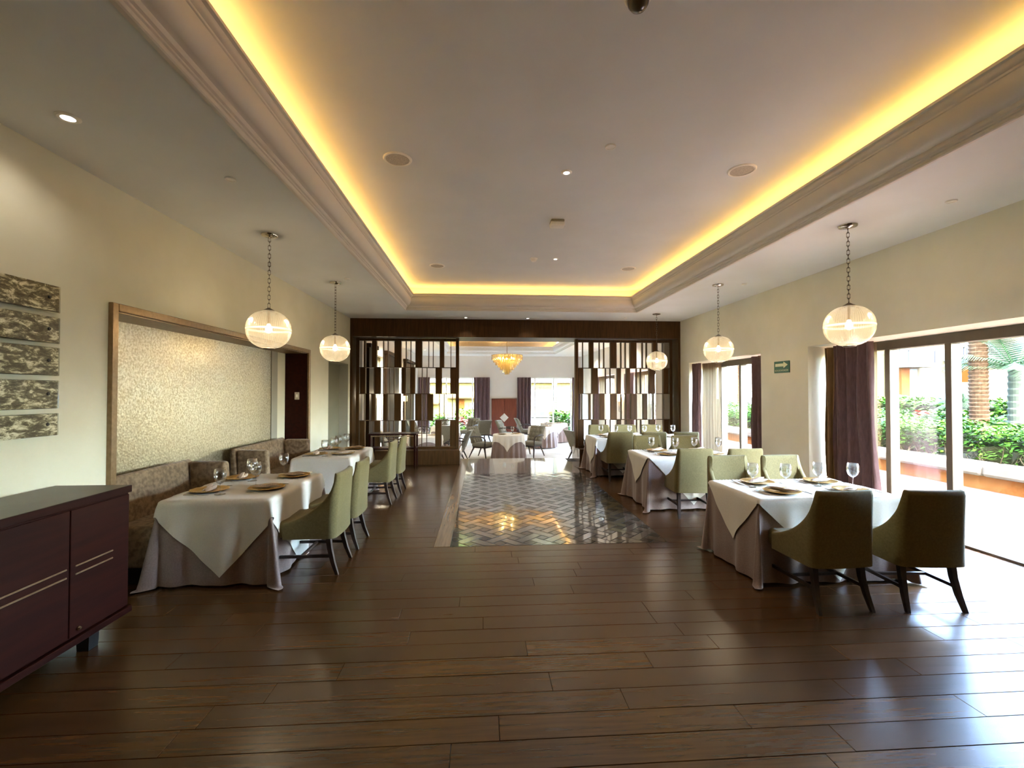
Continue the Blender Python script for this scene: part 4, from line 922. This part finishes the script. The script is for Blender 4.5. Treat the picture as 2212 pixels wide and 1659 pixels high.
# mahogany panel with its diamond lamp
t_ = thing('wall_panel', 'mahogany wall panel between two plum curtains of the far room', 'panel', (.982, YE, ZF))
for k in range(2): MB().rbox((-.2835 + .567 * k, -.03, .818), (.565, .055, 1.635), .004, 1).build('panel', REDW, t_)
t_ = thing('diamond_wall_lamp', 'cream diamond-shaped wall lamp on the mahogany panel', 'wall lamp', (.982, YE - .0585, .43))
q = .2; MB().add([(-q, 0, 0), (0, 0, q), (q, 0, 0), (0, 0, -q), (0, -.09, q * .96), (0, -.09, -q * .96), (0, -.09, 0)], [(0, 1, 4, 6), (0, 6, 5, 3), (2, 6, 4, 1), (2, 3, 5, 6), (0, 3, 2, 1)]).build('shade', DIAM, t_)
MB().box(-.04, .04, -.012, -.0005, -.04, .04).build('bracket', BRASS, t_)
t_ = thing('wall_sconce', 'wall sconce between the far room side windows, seen through the slats', 'wall lamp', (RW, 14.5, 1.36)); sx = -1
MB().lathe([(.05, -.075), (.062, .075), (.058, .075), (.046, -.075)], 20, c=(sx * .09, 0, 0), cap=False).build('shade', SHADE, t_, ang=40)
MB().tube([(sx * .02, 0, -.42), (sx * .09, 0, -.4), (sx * .09, 0, -.08)], .012, 8).build('stem', BRASS, t_); MB().rbox((sx * .012, 0, -.42), (.02, .06, .1), .004, 1).build('backplate', BRASS, t_)
MB().lathe([(0, -.03), (.02, -.02), (.024, 0), (.016, .03), (0, .04)], 12, c=(sx * .09, 0, 0), cap=False).build('bulb', CHBULB, t_, smooth=True)
for x, y, lab in ((LW + .2, 12.35, 'floor lamp with amber shade, first of two seen through the slats'), (LW + .2, 16.0, 'floor lamp with pale shade, deeper of two seen through the slats')):
    t_ = thing('floor_lamp', lab, 'floor lamp', (x, y, ZF), 0, 'floor lamps of the far room')
    MB().lathe([(0, .0015), (.14, .0015), (.14, .02), (.02, .035), (0, .035)], 24, cap=False).build('base', BRASS, t_, ang=40); MB().tube([(0, 0, .03), (0, 0, 1.7)], .012, 8).build('pole', BRASS, t_)
    MB().lathe([(.075, 1.62), (.085, 1.8), (.081, 1.8), (.071, 1.62)], 20, cap=False).build('shade', SHADE, t_, ang=40); MB().lathe([(0, 1.67), (.02, 1.68), (.024, 1.7), (.016, 1.73), (0, 1.74)], 12, cap=False).build('bulb', CHBULB, t_, smooth=True)
# chandelier
ch = thing('chandelier', 'tiered amber crystal chandelier hanging in the far room', 'chandelier', (.81, 15.0, ZT))
MB().lathe([(0, 0), (.08, 0), (.07, -.03), (.02, -.05), (0, -.05)], 20, cap=False).build('canopy', BRASS, ch, ang=40)
MB().tube([(0, 0, -.05), (0, 0, -.84)], .012, 8).build('rod', BRASS, ch)
pm = MB().add([(-.026, 0, 0), (.026, 0, 0), (.022, .012, 0), (-.022, .012, 0), (-.026, 0, -.13), (.026, 0, -.13), (.022, .012, -.13), (-.022, .012, -.13), (0, .006, -.155)],
              [(0, 1, 2, 3), (0, 4, 5, 1), (1, 5, 6, 2), (2, 6, 7, 3), (3, 7, 4, 0), (4, 8, 5), (5, 8, 6), (6, 8, 7), (7, 8, 4)]).mesh('crystal_prism', CRYST)
for i, (r, z) in enumerate([(.52, -.86), (.46, -.94), (.385, -1.03), (.31, -1.11), (.235, -1.19), (.155, -1.27), (.08, -1.34)]):
    MB().lathe([(r - .008, z + .0), (r + .008, z), (r + .008, z + .014), (r - .008, z + .014), (r - .008, z)], 40, cap=False).build('ring', BRASS, ch, ang=40)
    if i == 0:
        for k in range(4): a = k * PI / 4; MB().tube([(r * math.cos(a), r * math.sin(a), z + .007), (-r * math.cos(a), -r * math.sin(a), z + .007)], .006, 6).build('spoke', BRASS, ch)
    n_ = int(2 * PI * r / .061)
    for k in range(n_): a = 2 * PI * k / n_; link('crystal_prism', pm, ch, (r * math.cos(a), r * math.sin(a), z - .001), (0, 0, a + PI / 2))
for k in range(5):
    a = 2 * PI * k / 5 + .3; MB().lathe([(0, -.03), (.022, -.02), (.026, 0), (.016, .03), (0, .04)], 12, c=(.24 * math.cos(a), .24 * math.sin(a), -.95), cap=False).build('bulb', CHBULB, ch, smooth=True)

# ------------------------------------------------------------------ outdoors
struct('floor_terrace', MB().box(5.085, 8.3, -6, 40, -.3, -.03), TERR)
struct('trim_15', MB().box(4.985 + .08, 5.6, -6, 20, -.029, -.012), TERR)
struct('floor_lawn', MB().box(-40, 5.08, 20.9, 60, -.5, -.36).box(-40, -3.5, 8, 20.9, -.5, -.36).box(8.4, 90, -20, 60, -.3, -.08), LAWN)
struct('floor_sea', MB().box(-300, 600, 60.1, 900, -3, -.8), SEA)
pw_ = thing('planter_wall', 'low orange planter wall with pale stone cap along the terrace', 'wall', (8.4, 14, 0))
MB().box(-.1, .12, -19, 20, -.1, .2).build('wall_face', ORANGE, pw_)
for k in range(20): MB().rbox((-.02, -18 + k * 2, .31), (.42, 1.99, .21), .05, 2).build('cap_stone', CAPW, pw_)
def leaves(n, x0, x1, y0, y1, z0, z1, size, top_bias=1.0):
    xs = rng.uniform(x0, x1, n); ys = rng.uniform(y0, y1, n); zs = z0 + (z1 - z0) * rng.uniform(0, 1, n) ** (1 / (1 + top_bias))
    zs += .06 * np.sin(xs * 7 + ys * 5) * (zs - z0); V = np.zeros((n * 4, 3)); 
    a = rng.uniform(0, 2 * PI, n); ti = rng.uniform(-.9, .9, n); s = size * rng.uniform(.6, 1.3, n)
    u = np.stack([np.cos(a), np.sin(a), np.sin(ti) * .6], 1); v = np.stack([-np.sin(a) * np.cos(ti), np.cos(a) * np.cos(ti), np.sin(ti)], 1); c = np.stack([xs, ys, zs], 1)
    V[0::4] = c - u * s[:, None]; V[1::4] = c + v * s[:, None] * .45; V[2::4] = c + u * s[:, None]; V[3::4] = c - v * s[:, None] * .45
    return V
def leaf_obj(name, V, m, parent=None):
    me = bpy.data.meshes.new(name); n = len(V) // 4; me.from_pydata(V.tolist(), [], np.arange(n * 4).reshape(n, 4).tolist()); me.materials.append(m); o = bpy.data.objects.new(name, me); COL.objects.link(o)
    if parent: o.parent = parent
    return o
def hedge(label, x0, x1, y0, y1, z0, z1, n, size, twigs=0, seed=0):
    t_ = thing('hedge', label, 'hedge', ((x0 + x1) / 2, (y0 + y1) / 2, 0)); ox, oy = (x0 + x1) / 2, (y0 + y1) / 2; r2 = random.Random(seed)
    V = leaves(n, x0, x1, y0, y1, z0, z1, size, 1.6); V -= np.array([ox, oy, 0]); tag(leaf_obj('leaves', V, LEAF, t_), kind='stuff')
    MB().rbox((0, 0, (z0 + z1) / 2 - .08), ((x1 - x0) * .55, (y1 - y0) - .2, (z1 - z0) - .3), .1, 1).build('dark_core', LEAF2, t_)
    if twigs:
        q = MB()
        for k in range(twigs):
            bx, by = r2.uniform(x0 + .02, x0 + .35) - ox, r2.uniform(y0, y1) - oy; z = z0; pts = [(bx, by, z)]
            for s_ in range(3): bx += r2.uniform(-.03, .1); by += r2.uniform(-.22, .22); z += (z1 - z0) * r2.uniform(.12, .26); pts.append((bx, by, z))
            q.tube(pts, [.012, .009, .006, .003], 4)
        tag(q.build('twigs', TWIG, t_), kind='stuff')
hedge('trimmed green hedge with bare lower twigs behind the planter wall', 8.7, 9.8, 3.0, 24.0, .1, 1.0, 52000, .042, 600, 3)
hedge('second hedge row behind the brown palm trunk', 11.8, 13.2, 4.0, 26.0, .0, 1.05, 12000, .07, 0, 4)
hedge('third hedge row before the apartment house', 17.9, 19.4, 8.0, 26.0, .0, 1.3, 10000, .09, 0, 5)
V = leaves(16, 10.2, 10.45, 9.95, 10.25, 1.0, 1.16, .08); tag(leaf_obj('red_flowers', V, FLOWER), 'cluster of red flowers on top of the second hedge', 'flowers', kind='stuff')
def palm(name, label, x, y, h, r, m, ring, nf, fl, lean=(0, 0), r_top=None, droop=1.0, z0=0., seed=0):
    t_ = thing(name, label, 'palm tree', (x, y, z0)); r2 = random.Random(seed); prof = []; n_ = int(h / ring); r_top = r_top or r * .85
    for k in range(n_):
        z = h * k / n_; rr = r + (r_top - r) * k / n_; prof += [(rr * .93, z), (rr * 1.06, z + ring * .72)]
    prof.append((r_top * .8, h)); MB().lathe(prof, 18).build('trunk', m, t_)
    for k in range(nf):
        a = 2 * PI * k / nf + r2.uniform(-.2, .2); el = r2.uniform(.1, 1.15); P = []; q = MB(); L = fl * r2.uniform(.8, 1.1)
        mid = []
        for s_ in range(9):
            u = s_ / 8; d = L * u; mid.append(Vector((d * math.cos(el) * (1 - .1 * u), 0, d * math.sin(el) - droop * L * .55 * u * u)))
        q.tube(mid, [.025 * (1 - .8 * s_ / 8) for s_ in range(9)], 4)
        for s_ in range(1, 9 * 3):
            u = s_ / 27; i = min(int(u * 8), 7); f_ = u * 8 - i; c = mid[i].lerp(mid[i + 1], f_); ll = L * .34 * math.sin(PI * min(1, .15 + u * .85)) + .05; tdir = (mid[i + 1] - mid[i]).normalized()
            for sd in (-1, 1):
                tip = c + tdir * ll * .55 + Vector((0, sd * ll * .8, -ll * .35)); w2 = tdir * .022 * L
                q.add([c - w2 * .5, c + w2 * .5, tip + w2 * .1], [(0, 1, 2)])
        q.xf(Matrix.Rotation(a, 4, 'Z')); q.build('frond', FROND, t_, loc=(0, 0, h))
    return t_
palm('palm_tree', 'palm with a ringed brown trunk behind the hedge, crown out of view', 10.9, 9.35, 5.4, .17, TRUNK, .085, 12, 2.2, seed=1)
palm('palm_tree', 'palm with a smooth grey-green trunk and full crown near the photo edge', 11.4, 9.05, 2.1, .15, TRUNK2, .14, 15, 1.7, seed=2, r_top=.11, droop=.7)
palm('palm_tree', 'slim ringed palm trunk at the very edge of the glass door view', 13.7, 10.5, 5.0, .15, TRUNK, .1, 10, 2.0, seed=3)
palm('palm_tree', 'small dark palm with arching fronds before the apartment house', 21.3, 21.2, .9, .14, TRUNK, .1, 11, 2.0, seed=4, droop=1.2)
palm('palm_tree', 'small bluish palm between door post and brown trunk', 17.6, 15.6, 1.2, .1, TRUNK2, .12, 12, 1.2, seed=5, droop=.8)
palm('palm_tree', 'palm trunk outside the far room glass, crown out of view', 3.9, 24.5, 4.6, .16, TRUNK2, .12, 12, 1.9, seed=6, z0=-.36)
palm('palm_tree', 'tall thin palm seen through the smaller glass door', 14.2, 24.4, 4.2, .1, TRUNK, .15, 12, 2.2, seed=7)
palm('palm_tree', 'feathery palm crown at the plum curtain of the smaller glass door', 17.5, 27.0, 3.0, .16, TRUNK, .12, 13, 2.6, seed=8)
# apartment house seen past the glass door
ap = thing('apartment_house', 'pale yellow apartment house with balconies beyond the garden', 'building', (30, 26, 0))
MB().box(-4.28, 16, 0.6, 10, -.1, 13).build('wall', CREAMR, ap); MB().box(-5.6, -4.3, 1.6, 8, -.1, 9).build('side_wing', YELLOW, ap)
for zz, lab in ((3.32, ''), (6.4, '')):
    bq = MB().box(-4.7, -2.9, -.5, .59, zz - .25, zz).build('balcony', WHITER, ap)
    MB().box(-4.66, -4.62, -.46, -.42, zz, zz + .75).box(-2.98, -2.94, -.46, -.42, zz, zz + .75).box(-4.66, -2.94, -.46, -.42, zz + .7, zz + .75).build('rail', RAILM, bq)
    for k in range(12): MB().box(-4.6 + k * .14, -4.575 + k * .14, -.45, -.43, zz, zz + .7).build('baluster', RAILM, bq)
MB().box(-4.2, -3.6, .57, .599, 3.3, 5.4).build('balcony_door', BLUEGL, ap); MB().box(-4.29, -3.75, .4, .599, .6, 3.06).build('orange_pier', OCHRE, ap); MB().box(-3.74, -3.1, .57, .599, .5, 3.0).build('glass_door', BLUEGL, ap)
bq = MB().box(-1.3, 1.2, -.6, .599, 3.5, 3.72).build('balcony', WHITER, ap)
MB().box(-1.25, 1.15, -.56, -.52, 4.2, 4.25).box(-1.25, -1.2, -.56, -.52, 3.72, 4.25).box(1.1, 1.15, -.56, -.52, 3.72, 4.25).build('rail', RAILM, bq)
for k in range(16): MB().box(-1.18 + k * .145, -1.155 + k * .145, -.555, -.525, 3.72, 4.2).build('baluster', RAILM, bq)
MB().add([(-1.0, .599, 3.5), (1.0, .599, 3.5), (1.0, -.5, 3.5), (-1.0, -.5, 3.5), (-.3, .599, 2.2), (.3, .599, 2.2)], [(0, 1, 2, 3), (0, 4, 5, 1)[::-1], (3, 2, 5, 4), (0, 3, 4), (1, 5, 2)]).build('corbel', OCHRE, ap)
MB().box(-1.9, -1.2, .57, .599, .3, 2.1).build('window', BLUEGL, ap); MB().box(.1, 1.0, .57, .599, 4.0, 5.6).build('window', BLUEGL, ap)
fn = MB().box(-3.2, 1.2, -.9, -.85, .92, .97).box(-3.2, 1.2, -.9, -.85, .5, .54).build('garden_rail', RAILM, ap)
for k in range(20): MB().box(-3.15 + k * .22, -3.12 + k * .22, -.89, -.86, 0, .92).build('baluster', RAILM, fn)
# yellow house seen past the far room
yh = thing('yellow_house', 'bright yellow house with white eaves beyond the far room windows', 'building', (0, 28, -.36))
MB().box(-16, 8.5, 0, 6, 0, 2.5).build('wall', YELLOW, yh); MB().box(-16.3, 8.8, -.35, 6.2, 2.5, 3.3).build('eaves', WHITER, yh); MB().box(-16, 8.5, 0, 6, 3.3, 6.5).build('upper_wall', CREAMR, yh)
dr = MB().box(3.3, 4.1, -.05, -.001, .1, 2.1).build('door', WHITER, yh); MB().box(3.18, 3.3, -.08, -.001, .1, 2.25).box(4.1, 4.22, -.08, -.001, .1, 2.25).box(3.3, 4.1, -.08, -.001, 2.1, 2.25).build('door_frame', CREAMR, yh); MB().box(3.55, 3.85, -.07, -.051, .35, .75).build('vent', RAILM, dr)
MB().box(-.75, -.25, -.3, -.001, .9, 1.25).build('air_conditioner', WHITER, yh)
MB().box(-2.2, -.2, -.5, -.001, 1.55, 1.63).build('awning', TILER, yh); MB().box(-4.4, -2.6, -.5, -.001, 1.2, 1.28).build('awning', TILER, yh); MB().box(-1.6, -1.1, -.04, -.001, .95, 1.5).build('window', OCHRE, yh)
fw = thing('garden_wall', 'low white garden wall before the yellow house', 'wall', (0, 25.6, -.36)); MB().box(-12, 8, -.1, .1, 0, .5).build('wall_face', WHITER, fw); MB().rbox((-2, 0, .54), (20, .3, .08), .02, 1).build('cap', CAPW, fw)
def bush(label, x, y, z0, r, h, n, m=LEAF, size=.06):
    V = leaves(n, x - r, x + r, y - r, y + r, z0, z0 + h, size, .3); return tag(leaf_obj('shrub', V, m), label, 'shrub', kind=None)
bush('leafy green shrub outside the far room window beside the plum curtain', -.9, 24.2, -.36, .55, 1.0, 900, size=.08); bush('low green shrubs outside the far room window by the screen', -2.9, 24.2, -.36, 1.1, .75, 1500, size=.08)
bush('yellow-green spiky shrub outside the far glass by the round tables', 4.0, 22.6, -.36, .6, .95, 700, size=.12)
V = leaves(40, -1.1, -.4, 21.8, 22.2, -.2, .35, .14); tag(leaf_obj('orange_flowers', V, FLOWER), 'orange flowers outside the far room window behind an armchair', 'flowers', kind='stuff')
um = thing('garden_umbrella', 'pale garden umbrella beyond the hedge through the smaller glass door', 'umbrella', (15.6, 27.0, 0))
MB().lathe([(1.9, .95), (1.0, 1.2), (.05, 1.5), (0, 1.5)], 8, cap=False).build('canopy', WHITER, um); MB().tube([(0, 0, -.1), (0, 0, 1.48)], .03, 8).build('pole', WHITER, um)

# ------------------------------------------------------------------ lamps' light
WARM = (1, .84, .62)
for x, y, _ in P_LAB: light('pendant_glow', 'POINT', (x, y, ZC - .985), 2.0, WARM, .04)
for x, y, z, p, s_ in ((-2.412, 2.794, 3.18, 1.2, 150), (.783, 4.185, 3.63, 8, 110), (1.124, 6.946, 3.63, 8, 110), (.983, 9.847, 3.18, 1.2, 100), (-.36, 9.85, 3.18, 1.2, 100)):
    light('downlight_beam', 'SPOT', (x, y, z), p, (1, .92, .8), .04, spot=s_)
for x, y, lab in ((-2.2, 13.2, 'added fill downlight in the far room, bench side'), (3.8, 13.2, 'added fill downlight in the far room, window side'), (-2.2, 17.6, 'deeper added fill downlight in the far room, bench side'), (3.8, 17.6, 'deeper added fill downlight in the far room, window side'), (.8, 11.6, 'added fill downlight in the far room behind the portal header')):  # invented fixtures with beams, added to brighten the far room
    disc_fit('downlight', lab, 'downlight', x, y, ZC, .05, .02, SPOTE, 'recessed ceiling downlights'); light('downlight_beam', 'SPOT', (x, y, ZC - .02), 16, (1, .93, .82), .05, spot=140)
for x, y in ((LW + .2, 12.35), (RW - .09, 14.5), (LW + .2, 16.0)): light('sconce_glow', 'POINT', (x, y, 1.46), 4, (1, .86, .62), .04)
